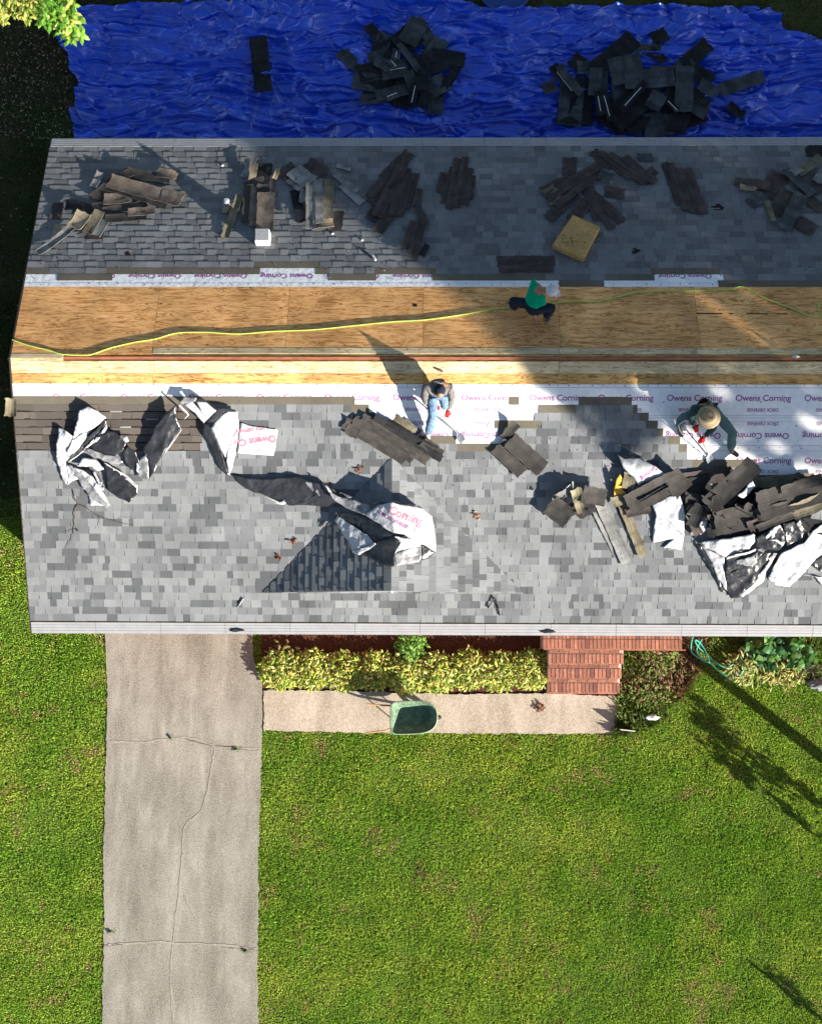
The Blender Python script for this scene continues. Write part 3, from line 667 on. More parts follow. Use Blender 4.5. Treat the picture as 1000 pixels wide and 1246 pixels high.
shrub(905, 812, .45, .32, .22, 320, [(.42, .45, .14), (.3, .4, .1), (.5, .44, .2)], 'pale yellow green spiky clump beside the coiled hose', 'plant', L=(.1, .2), name='spiky_plant', Wf=.12)
shrub(950, 818, .45, .3, .2, 300, [(.46, .42, .14), (.3, .36, .08)], 'straw coloured spiky clump below the broad leaved plants', 'plant', L=(.1, .2), name='spiky_plant', Wf=.12)
shrub(800, 800, .4, .35, .22, 360, [(.15, .25, .04), (.20, .28, .05), (.3, .16, .09)], 'low tangled green weed clump right of the brick steps', 'plant', L=(.05, .1), name='weed_clump')
shrub(790, 838, .5, .4, .2, 420, [(.13, .25, .03), (.22, .30, .05), (.3, .17, .09)], 'low weed clump beside the end of the front walkway', 'plant', L=(.05, .1), name='weed_clump')
shrub(985, 815, .4, .25, .2, 160, [(.12, .08, .05), (.09, .12, .04)], 'dry brown twiggy growth near the grey stone', 'plant', L=(.08, .15), name='dry_plant', Wf=.1)
# tufts in the cracks
for i, (x, y, rx, l) in enumerate(((288, 912, .13, 'grass tuft in the upper right crack of the driveway'), (134, 1134, .14, 'grass tuft spilling over the left edge of the driveway'), (299, 1157, .1, 'grass tuft in the lower right crack of the driveway'), (208, 898, .05, 'tiny grass tuft in the middle of the upper driveway crack'))):
    shrub(x, y, rx, .035, .05, 40, [(.13, .26, .03)], l, 'grass tuft', L=(.03, .06), name='grass_tuft', Wf=.12)

def tree_trunk(root, base, top, r0, r1, limbs, crownpts):
    mb = MB(); b = np.array(base, float); t = np.array(top, float)
    mid = (b+t)/2+np.array([.15, -.1, 0]); mb.tube(smooth_path([b, mid, t], 5), list(np.linspace(r0, r1, 11)), 10)
    for q in limbs:
        q = np.array(q, float); m_ = (t+q)/2+np.array([0, 0, .3]); mb.tube(smooth_path([b+(t-b)*random.uniform(.7, 1), m_, q], 4), list(np.linspace(r1*.6, .03, 9)), 7)
    return mb.build('trunk', M_bark, root)
# tree at top-left corner (sunlit crown above the roof's shadow)
c0 = hit(20, -15, 'G'); root = tag(empty('broadleaf_tree', (c0[0]-1.4, c0[1]-.2, 0)), 'sunlit yellow green tree crown in the top left corner over the tarp', 'tree')
mb = MB()
bt = np.array(root.location)
def at_h(px, py, z):
    d = F+CX*(px-500)/FPX-CY*(py-623)/FPX; return CAM+d*((z-CAM[2])/d[2])
edge = [(-60, 30), (5, 26), (15, 17), (28, 21), (34, 28), (40, 16), (50, 20), (60, 13), (66, 24), (74, 23), (80, 17), (84, 2), (80, -14), (60, -70), (-60, -70)]
n_ = 0
while n_ < 2600:
    px, py = random.uniform(-60, 92), random.uniform(-60, 40)
    if not inpoly([px], [py], edge)[0]: continue
    z = 4.3+1.2*random.random(); q = at_h(px, py, z); q[2] -= .02*max(0, px-40)
    a = random.random()*6.283; l = random.uniform(.08, .13) if px < 45 else random.uniform(.13, .24)
    col = np.array(random.choice([(.42, .42, .09), (.5, .46, .12), (.3, .38, .06), (.18, .28, .04)] if px < 45 else [(.12, .30, .03), (.2, .38, .04), (.45, .5, .12)]))*random.uniform(.7, 1.2)
    leaf(mb, q, np.array([math.cos(a), math.sin(a)-.6, random.uniform(-.6, .5)]), np.array([random.uniform(-.6, .6), random.uniform(-.6, .6), 1]), l, l*.22, col); n_ += 1
mb.build('crown', M_leafa, root)
tree_trunk(root, bt, at_h(0, -30, 4.4), .14, .07, [at_h(60, 0, 4.6), at_h(-30, 10, 4.8), at_h(30, -40, 4.8)], None)

# big tree to the lower right, outside the frame, whose crown shades the right side of the roof
dL = np.array([AX*math.cos(EL), AY*math.cos(EL), -math.sin(EL)]); e1 = np.array([-AX*0+AY, -AX, 0.]); e1 /= np.linalg.norm(e1)
e2 = np.array([AX*math.sin(EL), AY*math.sin(EL), math.cos(EL)])
def uwT(u, w_, T): return e1*u+e2*w_-dL*T
CROWN = [(1.55, 4.9), (1.52, 4.2), (1.5, 3.8), (.95, 3.62), (.8, 3.4), (.95, 3.1), (.75, 2.7), (.7, 2.4), (1.0, 2.25), (1.55, 2.35), (2.1, 2.05), (2.5, 1.45), (3.2, 1.15), (4.2, .95), (6, .8), (9, 1.0), (10.6, 3), (9.6, 5.6), (7, 6.8), (4, 6.9), (2.2, 6.0)]
def uw(px, py, s): h = hit(px, py, s); return h@e1, h@e2
HOLES = [(*uw(790, 468, 'F'), .20), (*uw(985, 515, 'F'), .15), (*uw(905, 576, 'F'), .3), (*uw(835, 535, 'F'), .25), (*uw(900, 395, 'B'), .11), (*uw(905, 350, 'B'), .09), (*uw(875, 475, 'F'), .13), (*uw(945, 545, 'F'), .12)]
root = tag(empty('shade_tree', uwT(6, 2, 30)*np.array([1, 1, 0])), 'tall leafy tree beyond the front lawn shading the right half of the roof', 'tree')
mb = MB(); n_ = 0; cl = []
while len(cl) < 420:
    u_, w_ = random.uniform(.5, 10.7), random.uniform(.6, 7)
    if not inpoly([u_], [w_], CROWN)[0]: continue
    cl.append((u_, w_, random.uniform(26, 33)))
Vn = []; 
for i in range(52000):
    if i % 3: u_, w_, T = random.choice(cl); u_ += random.gauss(0, .22); w_ += random.gauss(0, .2); T += random.gauss(0, .3)
    else: u_, w_, T = random.uniform(.5, 10.7), random.uniform(.6, 7), random.uniform(26, 33)
    if not inpoly([u_+random.gauss(0, .05)], [w_+random.gauss(0, .05)], CROWN)[0]: continue
    if any((u_-a)**2+(w_-b)**2 < (c*random.uniform(.75, 1.1))**2 for a, b, c in HOLES): continue
    Vn.append((u_, w_, T))
Q = np.array(Vn); C_ = Q[:, :1]*e1+Q[:, 1:2]*e2-Q[:, 2:3]*dL; n = len(C_)
def leafcards(C_, r, size, name, parent, cols):
    n = len(C_); a = r.normal(size=(n, 3)); a /= np.linalg.norm(a, axis=1)[:, None]; b = np.cross(a, r.normal(size=(n, 3))); b /= np.linalg.norm(b, axis=1)[:, None]
    sz = r.uniform(.6, 1.3, (n, 1))*size; V = np.stack([C_-a*sz, C_-b*sz*.5, C_+a*sz, C_+b*sz*.5], 1).reshape(-1, 3)
    col = np.repeat(np.array(cols)[r.integers(0, len(cols), n)]*r.uniform(.7, 1.3, (n, 1)), 4, 0)
    return meshobj(name, V, np.arange(4*n).reshape(-1, 4), M_leafa, parent, cols=col)
leafcards(C_, rng, .11, 'crown', root, [(.06, .12, .03), (.09, .16, .03), (.05, .09, .02)])
tree_trunk(root, root.location, uwT(6, 2.6, 29.5), .32, .18, [uwT(3, 4, 28), uwT(9, 4, 30), uwT(5, 6, 30), uwT(2.6, 3, 29), uwT(7.5, 5.5, 28)], None)
# slim trees beyond the right edge whose shadows reach the lawn
def slim(u0, wtip, base_px, label, foli, r0=.075):
    g = hit(*base_px, 'G'); g = e1*u0+np.array([AX, AY, 0])*((g@np.array([AX, AY, 0])))   # on the shadow line
    g[2] = 0; bse = g-np.array([AX, AY, 0])*1.2
    tipw = wtip; h = (tipw-bse@e2)/e2[2]
    root = tag(empty('slim_tree', bse), label, 'tree'); mb = MB(); top = bse+np.array([0, 0, h])
    mb.tube([bse, bse+(0, 0, h*.5), top], [r0*1.1, r0, r0*.85], 9); mb.build('trunk', M_bark, root)
    C = []
    for u, w_, su, sw, n in foli:
        a0 = np.array([AX, AY, 0]); T0 = -(bse@a0)/math.cos(EL)
        for _ in range(n):
            uu, ww = random.gauss(u, su), random.gauss(w_, sw); C.append(uwT(uu, ww, (-(bse@a0)+random.uniform(-.5, .5)-0)/math.cos(EL)+ww*math.tan(EL)))
    C = [q for q in C if q[2] > .1]
    leafcards(np.array(C), rng, .06, 'crown', root, [(.08, .16, .03), (.12, .2, .04)])
slim(-.80, -2.1, (1000, 935), 'slim trunked tree just off the right edge of the lawn', [(-1.45, -2.72, .05, .10, 70), (-1.7, -2.85, .08, .09, 260), (-2.05, -3.1, .09, .16, 230), (-1.7, -3.3, .10, .16, 150), (-2.1, -3.6, .07, .12, 70), (-1.6, -3.6, .06, .12, 60)], .115)
slim(-5.0, -3.93, (1000, 1240), 'low slender sapling off the lower right corner of the lawn', [(-4.9, -4.2, .05, .08, 40), (-5.0, -4.35, .05, .08, 40)], .035)

# ---------------------------------------------------------------- tarp
nx, ny = 1100, 420
c00 = hit(60, -20, 'G'); c11 = hit(1030, 240, 'G')
xs = np.linspace(c00[0]-.3, c11[0]+.4, nx); ys = np.linspace(4.4, c00[1]+.3, ny); GX, GY = np.meshgrid(xs, ys)
wx = GX+.35*vn(GX*.8, GY*.8, 1); wy = GY+.35*vn(GX*.7, GY*1.1, 2)+.10*vn(GX*3, GY*3, 6)
def rid(a): return 1-np.abs(2*a-1)
H = .12*rid(vn(wx*.6, wy*2.4, 3))**4+.09*rid(vn(wx*1.2+wy*.6, wy*4.2, 4))**5+.018*rid(vn(wx*3-wy*1.5, wy*9, 5))**4+.05*vn(wx*.8, wy*1.4, 19)
H += .08
for sx, sy, k_, dp, pw, sd in ((.45, 2.2, .35, .085, 11, 51), (.7, 3.6, -.5, .07, 9, 52), (1.2, 5.5, .9, .045, 8, 53), (2.0, 8, -1.6, .022, 6, 54), (1.3, 2.0, 1.8, .05, 12, 55)):
    H -= 1.35*dp*rid(vn(wx*sx+wy*k_, wy*sy-wx*k_*.4, sd))**pw*(.35+.9*vn(GX*1.3, GY*2, sd+9))
for (cx, cy) in ((490, 80), (770, 100), (317, 78)):   # creases radiating from the weight of the piles
    c = hit(cx, cy, 'G'); dx, dy = GX-c[0], GY-c[1]; rr = np.hypot(dx, dy); an = np.arctan2(dy, dx)
    H += .04*rid(vn(an*6+rr*.3, rr*.6, 13))**6*np.exp(-((rr-1.1)/.7)**2)
pxx, pyy = pixv(np.stack([GX.ravel(), GY.ravel(), np.full(GX.size, .03)], 1))
inn = inpoly(pxx+3*(vn(GX.ravel()*6, GY.ravel()*6, 41)-.5), pyy+4*(vn(GX.ravel()*6, GY.ravel()*6, 42)-.5), TARP).reshape(GX.shape)
V = np.stack([GX, GY, np.maximum(.05+H, .022+.01*vn(GX*9, GY*9, 71))], -1).reshape(-1, 3)
idx = np.arange(nx*ny).reshape(ny, nx); q = np.stack([idx[:-1, :-1], idx[:-1, 1:], idx[1:, 1:], idx[1:, :-1]], -1)
keep = inn[:-1, :-1] & inn[1:, :-1] & inn[:-1, 1:] & inn[1:, 1:]; Fq = q[keep].reshape(-1, 4)
use = np.unique(Fq); rm = -np.ones(nx*ny, int); rm[use] = np.arange(len(use))
tag(meshobj('blue_tarp', V[use], rm[Fq], M_tarp, smooth=True, origin=(0, 6, 0)), 'large wrinkled bright blue tarp spread on the ground behind the house', 'tarp')

# ---------------------------------------------------------------- loose shingles
TONE = {'b': ((.15, .118, .095), 'brown'), 'd': ((.058, .046, .044), 'dark brown'), 'k': ((.022, .022, .024), 'black'), 's': ((.060, .066, .070), 'slate grey'),
        'g': ((.19, .19, .185), 'grey'), 't': ((.30, .24, .16), 'tan'), 'o': ((.17, .148, .10), 'olive'), 'n': ((.048, .044, .041), 'brown')}
ORD = ['first', 'second', 'third', 'fourth', 'fifth', 'sixth', 'seventh', 'eighth', 'ninth', 'tenth', 'eleventh', 'twelfth'] + [f'{k}th' for k in range(13, 60)]
def piece(px, py, Lp, Wp, ang, tone, surf, h, label, group, bend=.02, tilt=0., roll=0., strip=False, shadowlift=0):
    """shingle sheet lying near the surface: Lp,Wp in photo pixels at the place, real size worked out there"""
    if surf == 'G': h += .15
    if surf == 'B': h = .018+(h-.018)*.36; tilt *= .4; bend *= .6
    if surf == 'F': h = .02+(h-.02)*.75; bend *= 1.5
    if surf == 'G': bend *= 1.8
    c = hit(px, py, surf, h); rn = random.Random(int(px*31+py*17+Lp))
    n = np.array(PL[surf][0], float); n /= np.linalg.norm(n)
    a = math.radians(ang); dv = np.array([math.cos(a), -math.sin(a)])
    q1 = hit(px+dv[0]*Lp/2, py+dv[1]*Lp/2, surf, h)-c; q2 = hit(px-dv[1]*Wp/2, py+dv[0]*Wp/2, surf, h)-c
    L_, W_ = np.linalg.norm(q1), np.linalg.norm(q2); u = q1/L_; v = np.cross(n, u); v /= np.linalg.norm(v)
    if abs(tilt) > 0: u = u*math.cos(tilt)+n*math.sin(tilt)
    if abs(roll) > 0: v = v*math.cos(roll)+n*math.sin(roll)
    n2 = np.cross(u, v); col = np.array(TONE[tone][0])
    nx_, ny_ = max(5, int(L_*2/.05)), max(3, int(W_*2/.05)); V = []; C = []; UV = []
    tw = rn.uniform(-1, 1)*.012; sgn = rn.choice((-1, 1))
    e0 = [rn.uniform(-.018, .018) for _ in range(ny_+1)]; e3 = [rn.uniform(-.018, .018) for _ in range(ny_+1)]
    nt_ = rn.sample(range(1, nx_), min(3, nx_-1)) if W_ > .06 else []
    cut = rn.randint(0, ny_//2) if W_ > .05 else 0
    for k, th in ((1, .003), (0, -.004)):
        for j in range(ny_+1):
            for i in range(nx_+1):
                a_ = (i/nx_*2-1); b_ = (j/ny_*2-1)
                x = a_*L_+(e0[j] if i == 0 else 0)+(e3[j] if i == nx_ else 0); y = b_*W_
                if j == ny_ and i in nt_: y -= .012
                if j in (0, ny_): y += .016*(vn(x*16+px, j*3+py, 9)-.5)
                z = bend*(a_*a_)*sgn*.6+bend*.5*b_*b_+tw*a_*b_+.006*(vn(x*9+px, y*9+py, 3)-.5)
                V.append(c+u*x+v*y+n2*(z+th)); f = .9+.25*vn(x*7+px, y*14+py, 5)
                tb_ = L1(int((a_+1)*L_/.13)*31+int(px)*7)
                if tone in 'bdn': f *= (1.18 if j > ny_*.55 else .82+.3*tb_)
                else: f *= .75+.5*tb_
                C.append(col*f); UV.append((x+px*.37, y+py*.11+.043, 0))
    N = (nx_+1)*(ny_+1); Fc = []
    g = lambda i, j, k: k*N+j*(nx_+1)+i
    for j in range(ny_):
        for i in range(nx_): Fc += [(g(i, j, 0), g(i+1, j, 0), g(i+1, j+1, 0), g(i, j+1, 0)), (g(i, j+1, 1), g(i+1, j+1, 1), g(i+1, j, 1), g(i, j, 1))]
    for i in range(nx_): Fc += [(g(i, 0, 1), g(i+1, 0, 1), g(i+1, 0, 0), g(i, 0, 0)), (g(i, ny_, 0), g(i+1, ny_, 0), g(i+1, ny_, 1), g(i, ny_, 1))]
    for j in range(ny_): Fc += [(g(0, j, 0), g(0, j+1, 0), g(0, j+1, 1), g(0, j, 1)), (g(nx_, j, 1), g(nx_, j+1, 1), g(nx_, j+1, 0), g(nx_, j, 0))]
    o = tag(meshobj('loose_shingle', V, Fc, M_torn, cols=C, origin=c), label, 'shingle', group)
    at = o.data.attributes.new('Loc', 'FLOAT_VECTOR', 'POINT'); at.data.foreach_set('vector', np.array(UV, float).ravel())
    if strip:
        org = c+n2*.012; mb = MB(); mb.box(org, u*L_*.8, v*.008, n2*.0015); st = meshobj('adhesive_strip', np.concatenate(mb.V), mb.F, M_whitep, o)
    return o
def pile(desc, group, surf, items, dh=.011, h0=.02):
    order = sorted(range(len(items)), key=lambda i: items[i][0]); rank = {i: r for r, i in enumerate(order)}
    n = len(items)
    for i, it in enumerate(items):
        x, y, L_, W_, a, t = it[:6]; k = it[6] if len(it) > 6 else {}
        k = dict(k); lab = k.pop('label', None); hh = k.pop('h', h0+dh*i)
        if not lab:
            r = rank[i]; pos = f'{ORD[r]} from the left' if r < n/2 else (f'{ORD[n-1-r]} from the right' if r < n-1 else 'rightmost')
            if r == 0: pos = 'leftmost'
            sz = 'long' if L_ > 45 else ('small' if L_ < 26 else 'medium')
            lab = f'{sz} {TONE[t][1]} shingle, {pos} {desc}'.replace('from the', 'from')
        piece(x, y, L_, W_, a, t, surf, hh, lab, group, **k)
T_ = dict
pile('of the back slope heap nearest the left rake', 'torn shingles in the heap nearest the left rake', 'B', [
    (69, 256, 20, 14, 80, 'd'), (91, 249, 24, 12, -5, 'k', T_(h=.12, tilt=.2)), (118, 218, 20, 9, 60, 'g', T_(h=.1, tilt=.2)), (130, 228, 40, 14, 40, 'd', T_(h=.10)),
    (125, 250, 60, 10, 5, 'n'), (115, 286, 22, 10, 0, 'd'), (152, 252, 55, 9, 8, 'n'), (143, 241, 34, 13, 5, 'b'), (154, 264, 50, 10, 4, 'n'), (172, 257, 34, 10, 4, 'b'),
    (168, 237, 76, 12, -18, 'n', T_(h=.13)), (177, 232, 92, 17, -15, 'b', T_(h=.16, bend=.05)), (179, 213, 58, 12, -7, 'n', T_(h=.15)), (203, 211, 24, 11, -10, 'b', T_(h=.2, bend=.05)), (209, 238, 26, 14, -8, 'b', T_(h=.2)),
    (69, 283, 22, 10, 78, 't', T_(h=.06)), (97, 268, 22, 17, 50, 't', T_(h=.2, tilt=.3, bend=.06)), (68, 292, 52, 9, 38, 'g', T_(h=.06, bend=.05)), (114, 270, 30, 12, 58, 'o', T_(h=.12, tilt=.2)), (123, 274, 28, 12, 58, 'g', T_(h=.10)),
    (150, 213, 26, 10, 20, 'd', T_(h=.16, tilt=.3))])
pile('of the back slope heap above the white box', 'torn shingles in the second heap of the back slope', 'B', [
    (303, 203, 26, 10, 65, 'g', T_(h=.12, tilt=.25)), (318, 208, 26, 20, 0, 'k'), (331, 224, 24, 8, 80, 'd'), (310, 220, 22, 9, 5, 'n', T_(h=.14)), (321, 229, 16, 10, 0, 'n', T_(h=.15)), (308, 208, 18, 9, 82, 't', T_(h=.2, tilt=.2)),
    (336, 211, 14, 5, 70, 't', T_(h=.12)), (300, 245, 50, 9, 85, 'n', T_(h=.1)), (309, 249, 50, 10, 86, 'b', T_(h=.13)), (323, 258, 48, 21, 88, 'b', T_(h=.19, bend=.03)), (283, 262, 54, 10, 70, 'o', T_(h=.08, bend=.06)), (276, 252, 14, 6, 60, 't', T_(h=.1))])
pile('of the half-shaded third back slope heap', 'torn shingles in the third heap of the back slope', 'B', [
    (350, 207, 22, 14, 30, 'd', T_(h=.12)), (363, 250, 40, 12, -76, 'k', T_(h=.05)), (383, 206, 28, 22, -30, 'd', T_(h=.13, tilt=.1)), (361, 222, 20, 14, -40, 'g', T_(h=.15)), (367, 214, 28, 20, -38, 'g', T_(h=.2, tilt=.15)),
    (369, 238, 16, 10, 85, 'g', T_(h=.14)), (410, 269, 24, 14, 80, 'd', T_(h=.07)), (399, 242, 48, 13, 89, 'o', T_(h=.2)), (387, 244, 54, 12, 90, 'g', T_(h=.24)), (378, 249, 56, 12, 90, 'g', T_(h=.27, bend=.04)), (392, 271, 26, 12, 8, 't', T_(h=.13, bend=.05)),
    (421, 222, 34, 9, -40, 'g', T_(h=.03)), (428, 236, 34, 9, -42, 'g', T_(h=.045)), (418, 203, 18, 6, -20, 'g', T_(h=.05, tilt=.2))])
pile('of the wide dark slanted back slope heap', 'torn shingles in the wide dark slanted heap', 'B', [
    (457, 243, 18, 10, 20, 'n'), (483, 201, 46, 14, 45, 'd'), (468, 220, 52, 15, 52, 'd'), (462, 250, 42, 13, 55, 'd'), (472, 264, 44, 14, 50, 'd'), (508, 240, 22, 9, 80, 'd'), (500, 232, 44, 8, 73, 'd'), (494, 236, 54, 9, 73, 'd'), (486, 232, 60, 11, 71, 'd'), (475, 230, 72, 14, 64, 'd'), (484, 210, 40, 9, 58, 'd'),
    (513, 262, 24, 10, -65, 'd'), (507, 291, 48, 13, 76, 'd'), (499, 285, 34, 11, 72, 'd'), (516, 305, 16, 7, 60, 'k', T_(h=.06, tilt=.4))])
pile('of the small dark heap mid back slope', 'torn shingles in the small dark heap mid slope', 'B', [
    (537, 222, 26, 9, 77, 'd'), (545, 225, 46, 8, 76, 'd'), (573, 227, 28, 9, 84, 'd'), (568, 226, 44, 11, 84, 'd'), (552, 222, 62, 10, 80, 'd'), (561, 220, 62, 9, 80, 'd')])
pile('of the heap touching the foam cushion', 'torn shingles in the heap above the foam cushion', 'B', [
    (693, 202, 22, 17, 85, 'd'), (748, 234, 24, 14, -8, 'd'), (738, 252, 52, 12, -42, 'd'), (731, 260, 46, 9, -52, 'd'), (722, 247, 44, 14, -70, 'd'), (705, 256, 32, 15, 50, 'd'), (684, 250, 46, 13, 42, 'd'), (677, 226, 38, 14, 25, 'n'), (668, 232, 16, 9, 30, 'o', T_(h=.14, tilt=.2)), (677, 244, 18, 8, 15, 'o', T_(h=.13)),
    (718, 208, 36, 13, 35, 'd'), (695, 222, 68, 12, 33, 'd'), (704, 229, 70, 9, 38, 'd'), (737, 214, 18, 12, -20, 's')])
pile('of the slanting row by the back gutter', 'torn shingles in the slanting row near the back gutter', 'B', [
    (785, 191, 18, 9, 0, 's', T_(h=.03)), (733, 193, 32, 11, -40, 'd'), (747, 201, 52, 9, -36, 'd'), (756, 203, 62, 9, -34, 'd'), (766, 204, 62, 9, -35, 'd'), (778, 206, 50, 9, -40, 'd'), (787, 214, 26, 11, 38, 'd')])
pile('of the steep row right of the cushion', 'torn shingles in the parallel row of the back slope', 'B', [
    (815, 206, 18, 14, -75, 'd'), (818, 224, 52, 9, -70, 'd'), (826, 229, 56, 10, -70, 'd'), (835, 231, 58, 10, -70, 'd'), (845, 232, 60, 13, -70, 'd')])
pile('of the back slope heap at the right edge', 'torn shingles in the heap at the right edge of the back slope', 'B', [
    (992, 183, 24, 14, 0, 'k'), (941, 225, 34, 24, 60, 'd'), (915, 223, 44, 11, -6, 'd', T_(h=.12)), (921, 243, 20, 14, 30, 's'), (952, 246, 34, 22, 60, 'n'), (937, 257, 26, 6, -70, 'o', T_(h=.12)), (909, 229, 20, 6, -8, 't', T_(h=.15, bend=.05)), (990, 224, 34, 24, 20, 'd'),
    (980, 274, 26, 16, -30, 'd'), (985, 242, 40, 12, -40, 'n', T_(h=.1)), (985, 200, 36, 12, 32, 'o', T_(h=.18)), (972, 221, 46, 10, -42, 's', T_(h=.2)), (968, 207, 14, 10, 30, 'g', T_(h=.22)), (964, 257, 48, 18, 62, 's', T_(h=.23)), (998, 215, 16, 12, 50, 'g', T_(h=.2))])
tag_g = 'dark torn shingles in the left heap on the blue tarp'
pile('of the left tarp heap', tag_g, 'G', [
    (425, 68, 20, 10, -45, 's'), (435, 84, 62, 12, -42, 's', T_(h=.10)), (455, 40, 24, 13, -52, 'k'), (466, 50, 22, 18, 70, 's'), (470, 60, 30, 22, 20, 'k'), (463, 68, 30, 18, 20, 's'), (455, 85, 40, 20, 15, 'k'), (450, 100, 42, 22, -10, 's'), (465, 108, 48, 22, 8, 'k'), (455, 120, 34, 12, 5, 's'),
    (516, 40, 44, 17, -58, 's'), (503, 38, 34, 24, 60, 's', T_(h=.2)), (495, 48, 30, 30, 40, 'k', T_(h=.16)), (530, 58, 28, 20, 55, 's'), (545, 70, 42, 18, -10, 'k'), (552, 88, 34, 12, 58, 'k'), (530, 75, 30, 26, 20, 'k', T_(h=.2)), (508, 82, 30, 24, 70, 'k'), (492, 62, 44, 9, -54, 'k', T_(h=.26, strip=False)), (497, 68, 40, 8, -54, 's', T_(h=.28)),
    (480, 84, 32, 22, 10, 's', T_(h=.24, strip=True)), (468, 78, 26, 14, -30, 's', T_(h=.26)), (492, 112, 36, 26, 80, 'k', T_(h=.2)), (500, 98, 26, 14, -70, 's', T_(h=.27)), (528, 106, 36, 24, 30, 's', T_(h=.2)), (530, 126, 26, 20, 88, 's', T_(h=.1)), (516, 120, 22, 12, 60, 'k'), (477, 112, 40, 14, 12, 's', T_(h=.25)),
    (482, 66, 12, 10, 80, 's', T_(h=.3, strip=True)), (479, 77, 14, 10, -50, 's', T_(h=.32, strip=True)), (477, 115, 16, 12, 22, 's', T_(h=.31, strip=True)), (503, 114, 26, 10, 78, 'k', T_(h=.30, strip=True)), (546, 97, 44, 9, 60, 'k', T_(h=.2)), (515, 100, 20, 18, 10, 'k', T_(h=.3))], dh=.006, h0=.1)
pile('of the right tarp heap', 'dark torn shingles in the right heap on the blue tarp', 'G', [
    (803, 44, 20, 17, 30, 'k'), (790, 60, 30, 14, -8, 's'), (800, 68, 22, 12, -40, 'k'), (847, 66, 40, 19, 42, 'k'), (835, 76, 30, 18, 42, 's'), (702, 74, 20, 16, 50, 'k'), (715, 82, 26, 16, 0, 's'), (748, 66, 62, 24, 40, 'k', T_(h=.18)), (735, 78, 40, 20, 42, 'k'),
    (668, 106, 18, 15, 25, 's'), (694, 128, 48, 30, 85, 's'), (708, 118, 48, 26, 80, 'k', T_(h=.15)), (700, 138, 44, 24, -8, 'k', T_(h=.14)), (686, 98, 46, 13, -52, 'k', T_(h=.24, strip=True)), (693, 97, 44, 10, -52, 's', T_(h=.26)), (732, 108, 44, 14, 88, 's', T_(h=.2)), (724, 100, 34, 16, 86, 's', T_(h=.22)),
    (762, 84, 40, 34, 10, 's', T_(h=.3)), (752, 135, 46, 40, 60, 'k', T_(h=.16)), (775, 112, 60, 30, 5, 's', T_(h=.2)), (768, 128, 60, 34, 38, 'k', T_(h=.26)), (790, 95, 60, 24, 4, 's', T_(h=.3)), (778, 146, 34, 20, 60, 'k', T_(h=.2)), (810, 90, 40, 20, 0, 's', T_(h=.22)),
    (832, 108, 56, 22, 88, 's', T_(h=.3)), (818, 118, 40, 20, 80, 'k', T_(h=.25)), (853, 92, 30, 20, -35, 'k', T_(h=.15)), (862, 108, 26, 15, -32, 's'), (848, 130, 30, 20, -30, 's'), (842, 145, 36, 18, 20, 'k', T_(h=.15)), (805, 150, 44, 30, 8, 's', T_(h=.2)), (826, 146, 30, 24, 70, 'k', T_(h=.24)), (852, 118, 26, 10, -40, 'k'),
    (770, 117, 48, 9, 48, 'k', T_(h=.34, strip=True)), (738, 128, 40, 9, -75, 'k', T_(h=.3, strip=True)), (729, 126, 30, 8, -80, 'k', T_(h=.3, strip=True)), (818, 128, 20, 8, -45, 'k', T_(h=.33, strip=True)), (798, 122, 22, 20, 60, 's', T_(h=.33))], dh=.005, h0=.1)
piece(902, 101, 56, 16, 18, 's', 'G', .12, 'single slate grey shingle strip lying right of the right tarp heap', 'single shingles on the tarp')
piece(895, 134, 22, 12, -35, 'k', 'G', .12, 'small black shingle scrap on the tarp below the single strip', 'single shingles on the tarp')
for i in range(3): piece(317+i*.6, 78, 66, 20, -84, 'k', 'G', .1+.02*i, ('bottom', 'middle', 'top')[i]+' sheet of the small black shingle stack alone on the left of the tarp', 'black shingle stack on the tarp')
LF = 'torn shingles beside the worker in grey'
pile('of the heap at the grey roofer\'s feet', LF, 'F', [
    (490, 518, 28, 15, -42, 'o', T_(h=.06, tilt=.15)), (500, 520, 24, 12, -40, 'g', T_(h=.04)), (456, 536, 86, 15, -31, 'n'), (467, 534, 86, 13, -34, 'n'), (482, 536, 92, 13, -33, 'n', T_(h=.08)), (478, 528, 84, 10, -30, 'n', T_(h=.12)), (497, 533, 96, 9, -32, 'k', T_(h=.15, tilt=.03)), (500, 530, 70, 9, -30, 'k', T_(h=.17, roll=.3)), (526, 545, 28, 14, -38, 'n', T_(h=.16)), (431, 520, 24, 17, 62, 'n', T_(h=.05))])
pile('of the trio right of the grey roofer', 'torn shingles right of the worker in grey', 'F', [
    (621, 523, 26, 12, 52, 'n', T_(h=.10, tilt=.3)), (622, 557, 46, 24, -44, 'n', T_(h=.06)), (640, 553, 54, 22, -42, 'n', T_(h=.10))])
pile('of the propped-up cluster mid front slope', 'propped-up torn shingles mid front slope', 'F', [
    (713, 618, 20, 22, -60, 'k', T_(h=.06)), (722, 603, 30, 22, -12, 'n', T_(h=.28, tilt=-.12)), (690, 602, 32, 18, 35, 'g', T_(h=.25, bend=.1)), (704, 608, 30, 14, -72, 'o', T_(h=.30, bend=.05)), (697, 617, 34, 10, -40, 'd', T_(h=.22)), (681, 622, 30, 28, -36, 'n', T_(h=.26, tilt=.12, roll=.15))])
